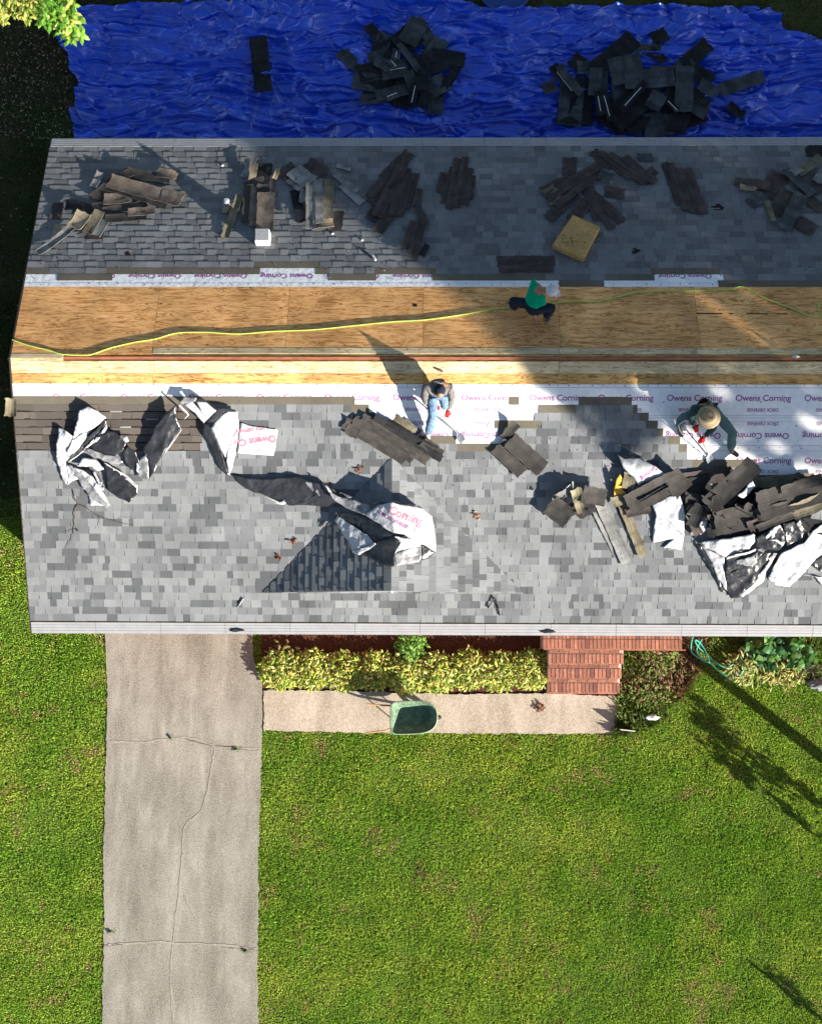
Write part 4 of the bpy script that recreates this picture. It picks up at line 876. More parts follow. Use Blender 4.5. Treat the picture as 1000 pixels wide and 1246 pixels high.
pile('of the group left of the big front heap', 'torn shingles left of the big front heap', 'F', [
    (737, 640, 72, 15, -64, 'g', T_(h=.025)), (747, 648, 84, 15, -66, 'g', T_(h=.035)), (768, 640, 80, 12, -68, 'o', T_(h=.05)), (765, 584, 20, 16, 80, 'o', T_(h=.18)), (754, 608, 20, 13, 20, 'o', T_(h=.12)),
    (776, 622, 30, 10, 10, 'd', T_(h=.10)), (797, 597, 76, 27, 28, 'n', T_(h=.22, roll=.12, label='large brown shingle sheet slanting over the white sheet left of the big heap')), (795, 600, 40, 3, 29, 'k', T_(h=.245)), (825, 590, 26, 22, 45, 'n', T_(h=.2))])
BH = 'torn shingles in the big front heap at the right edge'
rs = random.Random(44); EXTRA = []
for _ in range(26):
    x = rs.uniform(835, 1000); y = 590+rs.gauss(28, 16)+(x-900)*-.03
    EXTRA.append((x, min(668, max(572, y)), rs.uniform(16, 40), rs.uniform(7, 17), rs.uniform(-70, 80), rs.choice('kkdnn'), dict(h=rs.uniform(.05, .34), tilt=rs.uniform(-.35, .35), roll=rs.uniform(-.3, .3), bend=rs.uniform(.02, .08))))
pile('of the big front slope heap', BH, 'F', [
    (860, 580, 60, 18, 8, 'd', T_(h=.05)), (845, 590, 40, 20, 10, 'k', T_(h=.08)), (840, 612, 34, 26, -12, 'n', T_(h=.08)), (862, 622, 30, 24, 20, 'k', T_(h=.06)), (905, 610, 60, 34, 0, 'k', T_(h=.08)), (945, 585, 90, 14, 4, 'o', T_(h=.05)), (975, 597, 60, 16, 8, 'k', T_(h=.14, tilt=.1)),
    (885, 648, 50, 16, -6, 'k', T_(h=.15)), (950, 645, 70, 24, 20, 'k', T_(h=.14)), (875, 632, 26, 20, 15, 'n', T_(h=.2)), (893, 632, 48, 30, 12, 'n', T_(h=.27)), (890, 590, 78, 23, 43, 'n', T_(h=.36, roll=-.2, label='long dark brown shingle slab leaning across the top of the big heap')), (885, 584, 74, 6, 43, 'k', T_(h=.30)),
    (930, 612, 30, 30, 70, 'k', T_(h=.24)), (962, 604, 84, 34, 16, 'n', T_(h=.36, roll=-.1, bend=.04)), (955, 630, 74, 9, 20, 'n', T_(h=.34)), (940, 622, 40, 16, 15, 'n', T_(h=.38)), (985, 615, 46, 20, 22, 'o', T_(h=.4, bend=.05)), (928, 632, 40, 12, 25, 'd', T_(h=.32)), (990, 640, 40, 18, -10, 'k', T_(h=.25)), (975, 590, 50, 14, 18, 'n', T_(h=.42))]+EXTRA)
# strip left at the upper left of back slope, misc small scraps
piece(640, 317, 70, 12, 1, 'd', 'B', .03, 'long dark strip of shingle lying flat left of the foam cushion', 'scattered single shingles on the back slope')
piece(640, 327, 66, 8, 0, 'd', 'B', .03, 'narrow dark strip beneath the long dark strip by the foam cushion', 'scattered single shingles on the back slope')
piece(14, 495, 22, 14, 88, 'o', 'F', .05, 'tan shingle flap curling over the left rake edge', 'scattered single shingles on the front slope', bend=.05)

# ---------------------------------------------------------------- crumpled sheets of underlayment (white face, black back)
def crumple(name, label, surf, facets, org, sc, texts=(), amp=.022, group=None, hk=.32):
    c0 = hit(org[0]+facets[0][1][0][0]/sc, org[1]+facets[0][1][0][1]/sc, surf)
    root = tag(empty(name, c0), label, 'roofing sheet', group)
    pn = np.array(PL[surf][0], float); pn /= np.linalg.norm(pn)
    for fi, (mt, pts) in enumerate(facets):
        W = [hitM(org[0]+p[0]/sc, org[1]+p[1]/sc, surf, .02+p[2]*hk) for p in pts]
        bm = bmesh.new(); vs = [bm.verts.new(p) for p in W]
        f = bm.faces.new(vs); bmesh.ops.triangulate(bm, faces=[f])
        for _ in range(6):
            ed = [e for e in bm.edges if e.calc_length() > .055]
            if not ed: break
            bmesh.ops.subdivide_edges(bm, edges=ed, cuts=1)
            bmesh.ops.triangulate(bm, faces=[f for f in bm.faces if len(f.verts) > 3])
        for v in bm.verts:
            p = v.co
            n1 = mnoise.noise(p*3.2+Vector((fi*3.1, 0, 0)))*.8; a = 1-abs(mnoise.noise(p*5.5+Vector((7, fi, 1))))*2; b = 1-abs(mnoise.noise(p*12+Vector((3, 2, fi))))*2
            jx = mnoise.noise(p*2.1+Vector((11, 4, 2)))*.035+mnoise.noise(p*6+Vector((1, 14, 2)))*.018; jy = mnoise.noise(p*2.3+Vector((5, 1, 12)))*.035+mnoise.noise(p*6.5+Vector((9, 2, 7)))*.018
            v.co = p+Vector((jx, jy, jy*(P if surf == 'F' else -P)))+Vector(pn)*(amp*(1.5*n1+.7*a*abs(a)+.3*b))
        bmesh.ops.recalc_face_normals(bm, faces=bm.faces)
        if sum((f.normal.dot(Vector(pn)) for f in bm.faces)) < 0: bmesh.ops.reverse_faces(bm, faces=bm.faces)
        # thickness: duplicate lower skin a few mm below
        top = list(bm.faces); tv = list(bm.verts)
        mp = {v: bm.verts.new(v.co-Vector(pn)*.004) for v in tv}
        be = [e for e in bm.edges if len(e.link_faces) == 1]
        for f in top:
            try: nf = bm.faces.new([mp[v] for v in reversed(f.verts)]); nf.material_index = 1
            except ValueError: pass
        for e in be:
            a, b = e.verts
            try: bm.faces.new((a, b, mp[b], mp[a]))
            except ValueError: pass
        me = bpy.data.meshes.new('fold'); bm.normal_update()
        for f in bm.faces: f.smooth = (f.material_index == 1 or True)
        for v in bm.verts: v.co -= Vector(c0)
        bm.to_mesh(me); bm.free()
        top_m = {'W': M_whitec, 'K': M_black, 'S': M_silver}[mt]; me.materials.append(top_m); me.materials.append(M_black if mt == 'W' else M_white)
        o = bpy.data.objects.new('fold', me); scene.collection.objects.link(o); o.parent = root; o['_o'] = list(c0)
    if texts:
        from mathutils.bvhtree import BVHTree
        VV = []; FF = []
        for ch in [o for o in bpy.data.objects if o.parent == root]:
            k0 = len(VV); VV += [v.co+Vector(c0) for v in ch.data.vertices]; FF += [tuple(i+k0 for i in p.vertices) for p in ch.data.polygons]
        tree_ = BVHTree.FromPolygons(VV, FF); vp = Vector(pn)
        for key, x, y, h, size, ang, m in texts:
            q = hitM(org[0]+x/sc, org[1]+y/sc, surf, h*hk); a = math.radians(ang); dv = (math.cos(a), -math.sin(a))
            u = hitM(org[0]+x/sc+dv[0]*5, org[1]+y/sc+dv[1]*5, surf, h*hk)-q; u /= np.linalg.norm(u); v = np.cross(pn, u)
            Vt, Ft = TXT[key]; bm = bmesh.new(); vs = [bm.verts.new(q+u*size*a_[0]+v*size*a_[1]) for a_ in Vt]
            for f in Ft:
                try: bm.faces.new([vs[i] for i in f])
                except ValueError: pass
            for _ in range(3):
                ed = [e for e in bm.edges if e.calc_length() > .03]
                if ed: bmesh.ops.subdivide_edges(bm, edges=ed, cuts=1); bmesh.ops.triangulate(bm, faces=list(bm.faces))
            dead = []
            for vt in bm.verts:
                r_ = tree_.ray_cast(vt.co+vp*.6, -vp)
                if r_[0] is not None: vt.co = r_[0]+vp*.0035-Vector(c0)
                else: dead.append(vt)
            bmesh.ops.delete(bm, geom=dead, context='VERTS')
            me = bpy.data.meshes.new('printed_lettering'); bm.to_mesh(me); bm.free(); me.materials.append((M_inksun, M_ink)[m])
            o = bpy.data.objects.new('printed_lettering', me); scene.collection.objects.link(o); o.parent = root; o['_o'] = list(c0)
    return root
O1 = (0, 470)
crumple('crumpled_underlayment', 'crumpled white and black underlayment bundle at the upper left of the front slope', 'F', [
    ('W', [(350, 250, .22), (400, 270, .30), (442, 302, .30), (425, 370, .20), (405, 465, .14), (412, 560, .06), (400, 592, .03), (372, 560, .05), (352, 470, .10), (347, 360, .16)]),
    ('W', [(440, 320, .28), (462, 220, .34), (480, 150, .34), (540, 118, .40), (600, 150, .40), (648, 192, .34), (560, 260, .22), (500, 295, .26)]),
    ('W', [(440, 325, .26), (500, 295, .27), (560, 262, .22), (520, 330, .2), (410, 455, .14), (415, 390, .2)]),
    ('K', [(410, 462, .16), (520, 330, .22), (640, 200, .34), (652, 222, .30), (580, 310, .22), (430, 450, .14)]),
    ('W', [(418, 470, .14), (440, 445, .16), (585, 315, .24), (652, 225, .32), (655, 258, .30), (600, 330, .26), (520, 380, .2)]),
    ('K', [(545, 370, .16), (600, 300, .24), (660, 270, .26), (705, 282, .26), (765, 345, .22), (745, 395, .2), (700, 415, .18), (620, 400, .18)]),
    ('W', [(728, 306, .24), (770, 310, .26), (782, 335, .24), (758, 342, .22)]),
    ('K', [(735, 392, .2), (780, 362, .28), (828, 390, .26), (852, 452, .2), (830, 512, .12), (785, 512, .14), (752, 455, .2)]),
    ('S', [(520, 375, .22), (560, 380, .24), (640, 412, .24), (700, 425, .22), (745, 462, .2), (718, 476, .16), (640, 458, .18), (560, 420, .2)]),
    ('W', [(468, 486, .16), (502, 425, .24), (560, 440, .24), (600, 465, .2), (640, 502, .14), (598, 508, .16), (540, 480, .2)]),
    ('K', [(480, 500, .06), (520, 495, .1), (600, 530, .12), (640, 625, .06), (655, 715, .05), (600, 625, .08), (540, 560, .06)]),
    ('K', [(640, 468, .22), (720, 520, .24), (838, 612, .20), (832, 650, .16), (790, 705, .08), (720, 680, .06), (650, 630, .08), (655, 560, .16)]),
    ('W', [(632, 462, .24), (652, 470, .26), (760, 540, .26), (840, 605, .22), (836, 622, .2), (740, 548, .24), (650, 482, .24)]),
    ('W', [(402, 478, .14), (430, 485, .14), (475, 568, .08), (400, 600, .03), (412, 540, .08)]),
    ('S', [(418, 476, .16), (480, 500, .2), (548, 540, .2), (600, 600, .16), (662, 722, .08), (640, 736, .05), (560, 680, .08), (500, 620, .12)]),
    ('W', [(452, 492, .2), (500, 505, .23), (560, 545, .23), (612, 610, .2), (668, 722, .1), (640, 700, .1), (575, 620, .17), (520, 560, .2)]),
    ('W', [(560, 512, .2), (580, 515, .22), (610, 580, .2), (655, 690, .1), (668, 722, .08), (630, 650, .12)]),
    ('W', [(545, 655, .02), (580, 690, .02), (625, 722, .02), (545, 726, .02)]),
    ('S', [(830, 470, .16), (862, 440, .22), (902, 402, .26), (908, 570, .1), (838, 558, .06)]),
    ('W', [(832, 468, .20), (850, 500, .16), (840, 558, .08), (828, 545, .08)]),
    ('K', [(868, 385, .18), (905, 320, .3), (950, 232, .4), (1000, 170, .5), (1058, 110, .5), (1082, 215, .36), (1110, 262, .22), (1010, 390, .2), (908, 572, .08), (905, 450, .2)]),
    ('W', [(1100, 264, .22), (1108, 270, .22), (1015, 400, .2), (1008, 392, .2)]),
    ('W', [(1078, 112, .5), (1092, 106, .52), (1150, 176, .34), (1124, 205, .32), (1116, 200, .32), (1138, 178, .34)])], O1, 5, amp=.028, hk=.36)
O2 = (180, 470)
crumple('crumpled_underlayment', 'long twisted underlayment strip arching down the front slope to the flat printed square', 'F', [
    ('S', [(180, 108, .48), (215, 60, .52), (300, 65, .54), (290, 92, .52), (262, 96, .5), (215, 112, .46)]),
    ('W', [(215, 112, .46), (270, 92, .50), (320, 150, .44), (362, 198, .34), (345, 216, .30), (282, 162, .38)]),
    ('W', [(290, 90, .52), (352, 100, .50), (415, 155, .40), (382, 182, .34), (362, 200, .32), (325, 150, .42)]),
    ('K', [(262, 66, .50), (335, 74, .50), (415, 142, .40), (520, 140, .30), (545, 150, .3), (480, 158, .3), (400, 212, .24), (352, 216, .28), (382, 182, .33), (415, 157, .38), (350, 100, .48), (290, 88, .5)]),
    ('W', [(385, 250, .24), (400, 215, .26), (480, 158, .32), (550, 150, .30), (552, 225, .2), (520, 300, .2), (480, 400, .16), (472, 430, .14), (440, 380, .2)]),
    ('K', [(345, 216, .28), (385, 248, .28), (440, 380, .22), (500, 548, .05), (470, 530, .04), (425, 480, .10), (370, 360, .16), (325, 260, .22)]),
    ('W', [(552, 228, .18), (545, 330, .14), (538, 400, .10), (500, 548, .05), (478, 460, .12), (482, 400, .15), (520, 300, .2)]),
    ('W', [(556, 226, .05), (790, 260, .04), (782, 340, .03), (770, 425, .03), (545, 400, .04), (548, 310, .05)])], O2, 5,
    texts=[('Owens Co', 655, 330, .065, .17, 187, 0), ('DECK DEFENSE', 630, 262, .068, .08, 187, 0)], amp=.010)
crumple('crumpled_underlayment', 'black underlayment strip lying between the arching strip and the folded printed sheet', 'F', [
    ('K', [(508, 540, .05), (600, 550, .16), (700, 556, .22), (850, 560, .24), (920, 550, .28), (1000, 578, .30), (1040, 590, .3), (1010, 660, .24), (920, 700, .16), (850, 720, .08), (780, 690, .06), (640, 640, .05), (560, 590, .05)]),
    ('K', [(1000, 578, .30), (1090, 600, .34), (1140, 640, .34), (1200, 710, .30), (1150, 740, .16), (1000, 722, .10), (850, 720, .08), (920, 698, .16), (1010, 655, .24)]),
    ('S', [(955, 575, .33), (1000, 585, .34), (1062, 655, .3), (1040, 662, .28), (985, 625, .3)]),
    ('W', [(700, 662, .08), (740, 682, .08), (800, 705, .1), (825, 690, .1), (838, 705, .1), (820, 722, .08), (780, 715, .07)])], O2, 5, amp=.018)
O3 = (370, 560)
crumple('crumpled_underlayment', 'folded white underlayment sheet with printing lying over the shaded cross gable', 'F', [
    ('S', [(125, 155, .5), (165, 195, .5), (230, 225, .5), (390, 268, .5), (400, 300, .5), (360, 330, .5), (250, 290, .5), (180, 235, .5)]),
    ('W', [(125, 152, .52), (140, 158, .53), (200, 236, .52), (185, 240, .5)]),
    ('W', [(360, 330, .50), (400, 298, .52), (440, 275, .54), (530, 258, .56), (640, 280, .56), (725, 300, .52), (785, 345, .44), (795, 420, .36), (800, 560, .26), (720, 515, .38), (640, 480, .46), (600, 448, .48), (540, 440, .46), (450, 385, .48)]),
    ('K', [(385, 258, .52), (450, 250, .5), (560, 258, .5), (680, 275, .5), (725, 292, .48), (720, 300, .46), (600, 268, .5), (440, 270, .52)]),
    ('K', [(205, 335, .34), (235, 312, .40), (300, 320, .42), (440, 372, .42), (540, 432, .40), (556, 455, .38), (430, 505, .24), (395, 460, .24), (300, 395, .28)]),
    ('W', [(185, 372, .32), (205, 342, .36), (300, 398, .34), (385, 455, .30), (425, 508, .24), (345, 540, .2), (298, 562, .16), (285, 545, .16), (288, 515, .18)]),
    ('K', [(300, 566, .20), (430, 508, .32), (556, 455, .42), (625, 480, .44), (560, 560, .32), (555, 650, .2), (480, 640, .2), (380, 582, .2)]),
    ('W', [(292, 562, .2), (340, 540, .26), (432, 503, .34), (436, 514, .34), (340, 572, .22)]),
    ('S', [(556, 560, .3), (640, 540, .4), (715, 512, .4), (722, 590, .28), (700, 622, .22), (560, 650, .2)]),
    ('W', [(540, 462, .44), (625, 470, .5), (720, 512, .42), (640, 545, .4), (556, 560, .3), (580, 500, .42)]),
    ('K', [(715, 514, .38), (797, 566, .26), (765, 598, .18), (705, 620, .2), (722, 580, .28)])], O3, 5,
    texts=[('Corning', 620, 340, .575, .20, -21, 0), ('DECK DEFENSE', 545, 370, .565, .085, -24, 1)], amp=.022, hk=.42)
O4 = (640, 560); O5 = (800, 560); O6 = (740, 460)
crumple('crumpled_underlayment', 'small white tent of underlayment standing left of the big slanting shingle slab', 'F', [
    ('W', [(555, -30, .40), (600, -10, .42), (680, -15, .44), (780, 30, .40), (860, 90, .28), (770, 120, .26), (680, 150, .24), (650, 90, .3), (590, 40, .34)]),
    ('K', [(545, -20, .36), (570, -36, .4), (690, -32, .44), (705, -12, .44), (600, -12, .4)]),
    ('K', [(580, 60, .2), (640, 85, .28), (680, 150, .22), (655, 165, .15), (590, 150, .12)])], O4, 5, hk=.5, texts=[('Corning', 750, 78, .42, .11, -140, 1)], amp=.02)
crumple('foam_scrap', 'torn bright yellow orange foam scrap standing beside the small white tent', 'F', [
    ('W', [(572, 82, .3), (585, 110, .28), (575, 170, .22), (600, 195, .2), (560, 215, .14), (522, 235, .1), (530, 180, .18), (550, 120, .26)])], O4, 5, hk=.5, amp=.02)
crumple('crumpled_underlayment', 'bright white underlayment piece hanging below the slanting shingle slab left of the big heap', 'F', [
    ('W', [(770, 272, .16), (840, 230, .2), (912, 198, .22), (935, 215, .22), (965, 330, .20), (958, 400, .14), (960, 460, .08), (900, 420, .12), (860, 375, .14), (790, 350, .14)]),
    ('W', [(785, 345, .12), (858, 372, .14), (905, 425, .12), (958, 462, .08), (950, 545, .02), (830, 530, .02), (905, 478, .06), (772, 502, .02), (775, 420, .06)])], O4, 5, hk=.5, amp=.018)
for o in bpy.data.objects:
    if o.name.startswith('fold') and o.parent and o.parent.name.startswith('foam_scrap'):
        o.data.materials[0] = M_foamb; o.data.materials[1] = M_foamb; o.parent['category'] = 'foam scrap'
crumple('crumpled_underlayment', 'black and white underlayment tangle at the lower edge of the big right heap', 'F', [
    ('W', [(205, 352, .1), (300, 362, .1), (302, 425, .08), (262, 445, .05), (240, 400, .08)]),
    ('W', [(480, 212, .34), (530, 180, .38), (560, 140, .42), (580, 128, .42), (598, 162, .4), (560, 200, .36), (520, 228, .32)]),
    ('W', [(268, 490, .16), (350, 485, .24), (470, 468, .3), (590, 446, .34), (605, 470, .34), (560, 540, .32), (410, 588, .24), (340, 545, .2), (300, 530, .16)]),
    ('W', [(265, 490, .12), (310, 540, .18), (400, 580, .24), (408, 680, .2), (432, 795, .08), (405, 770, .08), (355, 690, .1), (320, 600, .1)]),
    ('K', [(240, 500, .06), (268, 500, .08), (320, 610, .08), (360, 695, .08), (420, 800, .03), (388, 798, .02), (345, 700, .03)]),
    ('K', [(408, 590, .26), (480, 580, .28), (600, 545, .34), (640, 560, .32), (560, 660, .26), (480, 690, .2), (412, 690, .18)]),
    ('K', [(412, 690, .16), (480, 660, .24), (560, 650, .26), (645, 560, .32), (722, 560, .34), (640, 680, .2), (560, 770, .12), (492, 832, .05), (450, 836, .03), (430, 795, .06)]),
    ('W', [(410, 590, .28), (500, 565, .32), (600, 540, .36), (600, 552, .35), (480, 585, .3), (415, 602, .28)]),
    ('S', [(470, 610, .3), (560, 590, .32), (610, 560, .34), (600, 620, .3), (570, 645, .28), (475, 640, .28)]),
    ('W', [(500, 820, .05), (580, 740, .14), (650, 650, .24), (718, 560, .36), (730, 566, .35), (662, 672, .22), (640, 735, .12), (590, 772, .08), (515, 832, .03)]),
    ('K', [(600, 470, .34), (680, 420, .4), (752, 388, .42), (775, 440, .38), (780, 500, .32), (740, 545, .3), (650, 545, .3), (590, 520, .32)]),
    ('W', [(650, 462, .4), (700, 418, .43), (745, 388, .45), (752, 402, .44), (700, 450, .4), (660, 480, .38)]),
    ('W', [(670, 490, .38), (720, 484, .4), (770, 508, .38), (762, 520, .36), (715, 495, .38)]),
    ('K', [(765, 378, .4), (860, 348, .4), (902, 420, .34), (862, 490, .28), (790, 520, .26)]),
    ('S', [(840, 372, .43), (862, 350, .44), (895, 412, .38), (880, 430, .36)]),
    ('W', [(668, 722, .04), (700, 660, .12), (762, 560, .28), (820, 530, .32), (882, 498, .36), (940, 430, .4), (1010, 385, .42), (1010, 560, .26), (960, 600, .22), (922, 642, .18), (860, 710, .08), (800, 766, .03), (722, 760, .03)]),
    ('K', [(922, 642, .16), (960, 602, .2), (1010, 562, .24), (1010, 700, .06), (960, 665, .1)]),
    ('W', [(870, 700, .03), (1010, 720, .03), (1010, 770, .02), (950, 712, .03), (880, 706, .03)])], O5, 5, amp=.028, hk=.5)
for x, y, h, lab in ((278, 250, .25, 'short plumbing vent pipe standing near the second heap on the back slope'),):
    b = hit(x, y, 'B'); root = tag(empty('vent_pipe', b), lab, 'vent pipe')
    mb = MB(); mb.tube([b-(0, 0, .05), b+(0, 0, h)], .038, 12); mb.build('pipe', M_greyp, root)
    mb = MB(); mb.tube([b+(0, 0, h), b+(0, 0, h+.06)], [.065, .03], 12); mb.build('cap', M_greyp, root)
    mb = MB(); mb.box(b+np.array([0, 0, .012]), (.12, 0, 0), (0, .12, -.12*P), (0, .002, .006)); mb.build('flashing', M_greyp, root)
# white box with grey top
b = hit(321, 292, 'B'); root = tag(empty('supply_box', b), 'small white box with a grey lid below the second heap on the back slope', 'box')
mb = MB(); mb.box(b+np.array([0, 0, .11]), (.13, 0, 0), (0, .125, 0), (0, 0, .13)); mb.build('box_body', M_whitep, root)
mb = MB(); mb.box(b+np.array([0, .02, .25]), (.122, 0, 0), (0, .108, 0), (0, 0, .012)); mb.build('lid', M_greyp, root)

# ---------------------------------------------------------------- foam cushion
def rounded(name, corners, surf, h, th, m, parent=None, bev=.025):
    c = np.mean([hit(x, y, surf, h) for x, y in corners], 0); bm = bmesh.new(); pn = np.array(PL[surf][0], float); pn /= np.linalg.norm(pn)
    lo = [bm.verts.new(hit(x, y, surf, h)-c) for x, y in corners]; hi = [bm.verts.new(hit(x, y, surf, h)+pn*th-c) for x, y in corners]
    n = len(lo); bm.faces.new(lo); bm.faces.new(hi[::-1])
    for i in range(n): bm.faces.new((lo[i], hi[i], hi[(i+1) % n], lo[(i+1) % n]))
    bmesh.ops.recalc_face_normals(bm, faces=bm.faces)
    bmesh.ops.bevel(bm, geom=list(bm.edges), offset=bev, segments=3, affect='EDGES', profile=.6)
    me = bpy.data.meshes.new(name); bm.to_mesh(me); bm.free(); me.materials.append(m); o = bpy.data.objects.new(name, me); scene.collection.objects.link(o); o.location = tuple(c)
    return o, c
o, c = rounded('foam_cushion', [(671, 303), (696, 266), (729, 281), (709, 320)], 'B', .02, .13, M_foam)
tag(o, 'square worn yellow foam cushion on the shaded back slope', 'cushion')
mb = MB()
for _ in range(26):
    x, y = 697+random.gauss(0, 8), 292+random.gauss(0, 4); r = random.uniform(.3, 1.0); k = 7
    V = [hit(x+r*random.uniform(.6, 1.3)*math.cos(i*6.28/k)*1.5, y+r*random.uniform(.6, 1.3)*math.sin(i*6.28/k), 'B', .1515) for i in range(k)]
    mb.add(V, [tuple(range(k))[::-1]])
w_ = meshobj('worn_hole', np.concatenate(mb.V), mb.F, M_foamd, o)

# ---------------------------------------------------------------- cord, hose, twigs, leaves
pts = [(15, 413), (35, 420), (60, 426), (77, 431), (105, 432), (115, 430), (135, 423), (165, 416), (190, 412), (215, 405), (250, 404), (290, 406), (330, 403), (380, 401), (430, 396), (480, 391), (516, 389), (560, 383), (600, 376), (622, 374), (660, 371), (680, 368), (698, 366), (725, 367), (755, 360), (780, 355), (840, 353.5), (885, 352.5), (900, 348.5), (912, 352), (930, 362), (960, 374), (988, 385), (1003, 383), (1010, 372), (1006, 366), (997, 370), (996, 378), (1004, 386), (1020, 388)]
mb = MB(); mb.tube([hit(x, y, 'B', .013) for x, y in [(p[0], p[1]) for p in smooth_path([(a, b, 0) for a, b in pts], 6)]], .0105, 7)
tag(mb.build('safety_cord', M_cord, origin=hit(500, 390, 'B')), 'thin yellow green cord running along the bare plywood below the ridge', 'cord')
pts = [(842, 770), (838, 784), (840, 794), (852, 803), (862, 808), (870, 815), (885, 824), (896, 822), (902, 812), (898, 800), (893, 806), (880, 812), (868, 806), (857, 796), (846, 786), (843, 779), (850, 783), (857, 794), (860, 806), (850, 800), (846, 790), (852, 778)]
mb = MB(); mb.tube([p+np.array([0, 0, .17+.05*math.sin(i*.3)]) for i, p in enumerate([hit(x, y, 'G') for x, y, _ in smooth_path([(a, b, 0) for a, b in pts], 6)])], .013, 7)
tag(mb.build('garden_hose', M_hose, origin=hit(860, 806, 'G')), 'loosely looped teal green garden hose below the gutter', 'hose')
mb = MB()
for br, r0 in (([(90, 597), (91, 607), (96, 615), (91, 622), (91, 640), (88, 655), (80, 668)], .009), ([(96, 615), (105, 618), (120, 628), (140, 635), (162, 640)], .007), ([(120, 628), (122, 636), (118, 645)], .005), ([(91, 645), (80, 648)], .004), ([(140, 635), (150, 630), (165, 632)], .003)):
    P_ = smooth_path([hit(x, y, 'F', .035) for x, y in br], 4); mb.tube(P_, list(np.linspace(r0, r0*.4, len(P_))), 5)
tag(mb.build('fallen_twig', M_bark, origin=hit(96, 615, 'F')), 'thin branching twig on the shingles below the left crumpled bundle', 'twig')
def leafclump(px, py, surf, r, n, label, h=.01, col=(.22, .09, .055)):
    c = hit(px, py, surf, h); pn = np.array(PL[surf][0], float); pn /= np.linalg.norm(pn); mb = MB()
    for _ in range(n):
        a = random.random()*6.28; q = c+np.array([math.cos(a), math.sin(a), 0])*r*random.random()+pn*(.015+.03*random.random()); q[2] -= (q[1]-c[1])*(-P if surf == 'F' else (P if surf == 'B' else 0))
        a = random.random()*6.28; leaf(mb, q, np.array([math.cos(a), math.sin(a), random.uniform(-.2, .5)]), np.array([random.uniform(-.7, .7), random.uniform(-.7, .7), 1.]), random.uniform(.05, .09), .022, np.array(col)*random.uniform(.5, 1.3))
    tag(mb.build('leaf_clump', M_leafa, origin=c), label, 'dead leaves')
leafclump(357, 657, 'F', .06, 12, 'reddish dead leaves on the upper left edge of the shaded cross gable')
leafclump(339, 677, 'F', .06, 10, 'reddish dead leaves lower down the left valley of the cross gable')
leafclump(438, 570, 'F', .05, 8, 'reddish dead leaves at the top of the shaded cross gable')
leafclump(580, 627, 'F', .09, 16, 'pale orange dead leaves in the open middle of the front slope', col=(.36, .22, .14))
leafclump(656, 861, 'G', .1, 26, 'red brown dead leaves on the walkway below the brick steps', h=.04)
# roofing tools and dark bits on the roof
def torn_bit(px, py, a, L_, W_, surf, label, h=.03):
    c = hit(px, py, surf, h); pn = np.array(PL[surf][0], float); pn /= np.linalg.norm(pn); u = np.array([math.cos(a), math.sin(a)*SC, math.sin(a)*(P*SC if surf == 'F' else -P*SC)]); v = np.cross(pn, u)
    k = 12; V = []
    for z in (0, .012):
        for i in range(k):
            r = .7+.5*L1(i*71+int(px)); V.append(c+u*L_*math.cos(i*6.283/k)*r+v*W_*math.sin(i*6.283/k)*r+pn*z*(1+math.sin(i)))
    tag(meshobj('debris_scrap', V, [tuple(range(k))[::-1], tuple(range(k, 2*k))]+[(i, (i+1) % k, k+(i+1) % k, k+i) for i in range(k)], M_blackp, origin=c), label, 'scrap')
torn_bit(287, 767, 0, .15, .03, 'F', 'ragged black scrap on the gutter guard above the driveway')
torn_bit(667, 768.5, 0, .15, .03, 'F', 'ragged black scrap on the gutter guard above the brick steps')
torn_bit(94, 645, 0, .03, .012, 'F', 'tiny black scrap beside the fallen twig')
torn_bit(912, 594, 0.2, .03, .015, 'F', 'tiny black scrap on the heap')
torn_bit(648, 595, .6, .03, .015, 'F', 'tiny black scrap in the open middle of the front slope')
def bar(name, label, cat, path, r, m, surf, extra=None):
    mb = MB(); P_ = [hit(x, y, surf, h) for x, y, h in path]; mb.tube(P_, r, 7)
    root = tag(empty(name, P_[0]), label, cat); mb.build('shaft', m, root)
    if extra:
        mb = MB(); nm2, pth, r2, m2 = extra; mb.tube([hit(x, y, surf, h) for x, y, h in pth], r2, 7); mb.build(nm2, m2, root)
    return root
bar('hammer', 'dark hammer lying near the gutter right of the cross gable', 'hammer', [(602, 727, .05), (606, 738, .04), (608, 749, .03)], .012, M_blackp, 'F', ('head', [(602, 727, .05), (597, 735, .05), (594, 740, .04)], [.014, .012, .02], M_blackp))
bar('utility_knife', 'small grey knife lying left of the cross gable near the gutter', 'knife', [(296, 728, .025), (291, 736, .025)], .02, M_greyp, 'F', ('blade', [(291, 736, .025), (289, 739, .02)], .006, M_steel))
bar('pry_bar', 'short dark pry bar with a white tip near the bottom of the back slope', 'pry bar', [(439, 303, .03), (453, 313, .03)], .009, M_blackp, 'B', ('tip', [(453, 311, .03), (457, 316, .03)], .022, M_whitep))
bar('debris_stick', 'small dark block of wood on the ridge boards above the grey hooded worker', 'wood scrap', [(531, 449, .03), (539, 452, .03)], .02, M_bark, 'F')
for x, y, s in ((271, 201, 'B'), (405, 284, 'B'), (441, 292, 'B')):
    b = hit(x, y, s, .02); mb = MB(); mb.box(b, (.022, .004, 0), (0, .012, 0), (0, 0, .006)); tag(mb.build('paper_scrap', M_whitep, origin=b), {271: 'white paper scrap left of the second heap on the back slope', 405: 'tiny white scrap under the third heap on the back slope', 441: 'tiny white scrap right of the third heap near the white tipped pry bar'}[x], 'scrap')
b = hit(968, 434, 'B', .05); mb = MB(); mb.tube([b-(.06, 0, .0), b+(.0, 0, .03), b+(.07, 0, 0)], [.02, .035, .01], 8); tag(mb.build('nail_gun_fitting', M_steel, origin=b), 'shiny metal air fitting sitting on the ridge slot at the right', 'fitting')
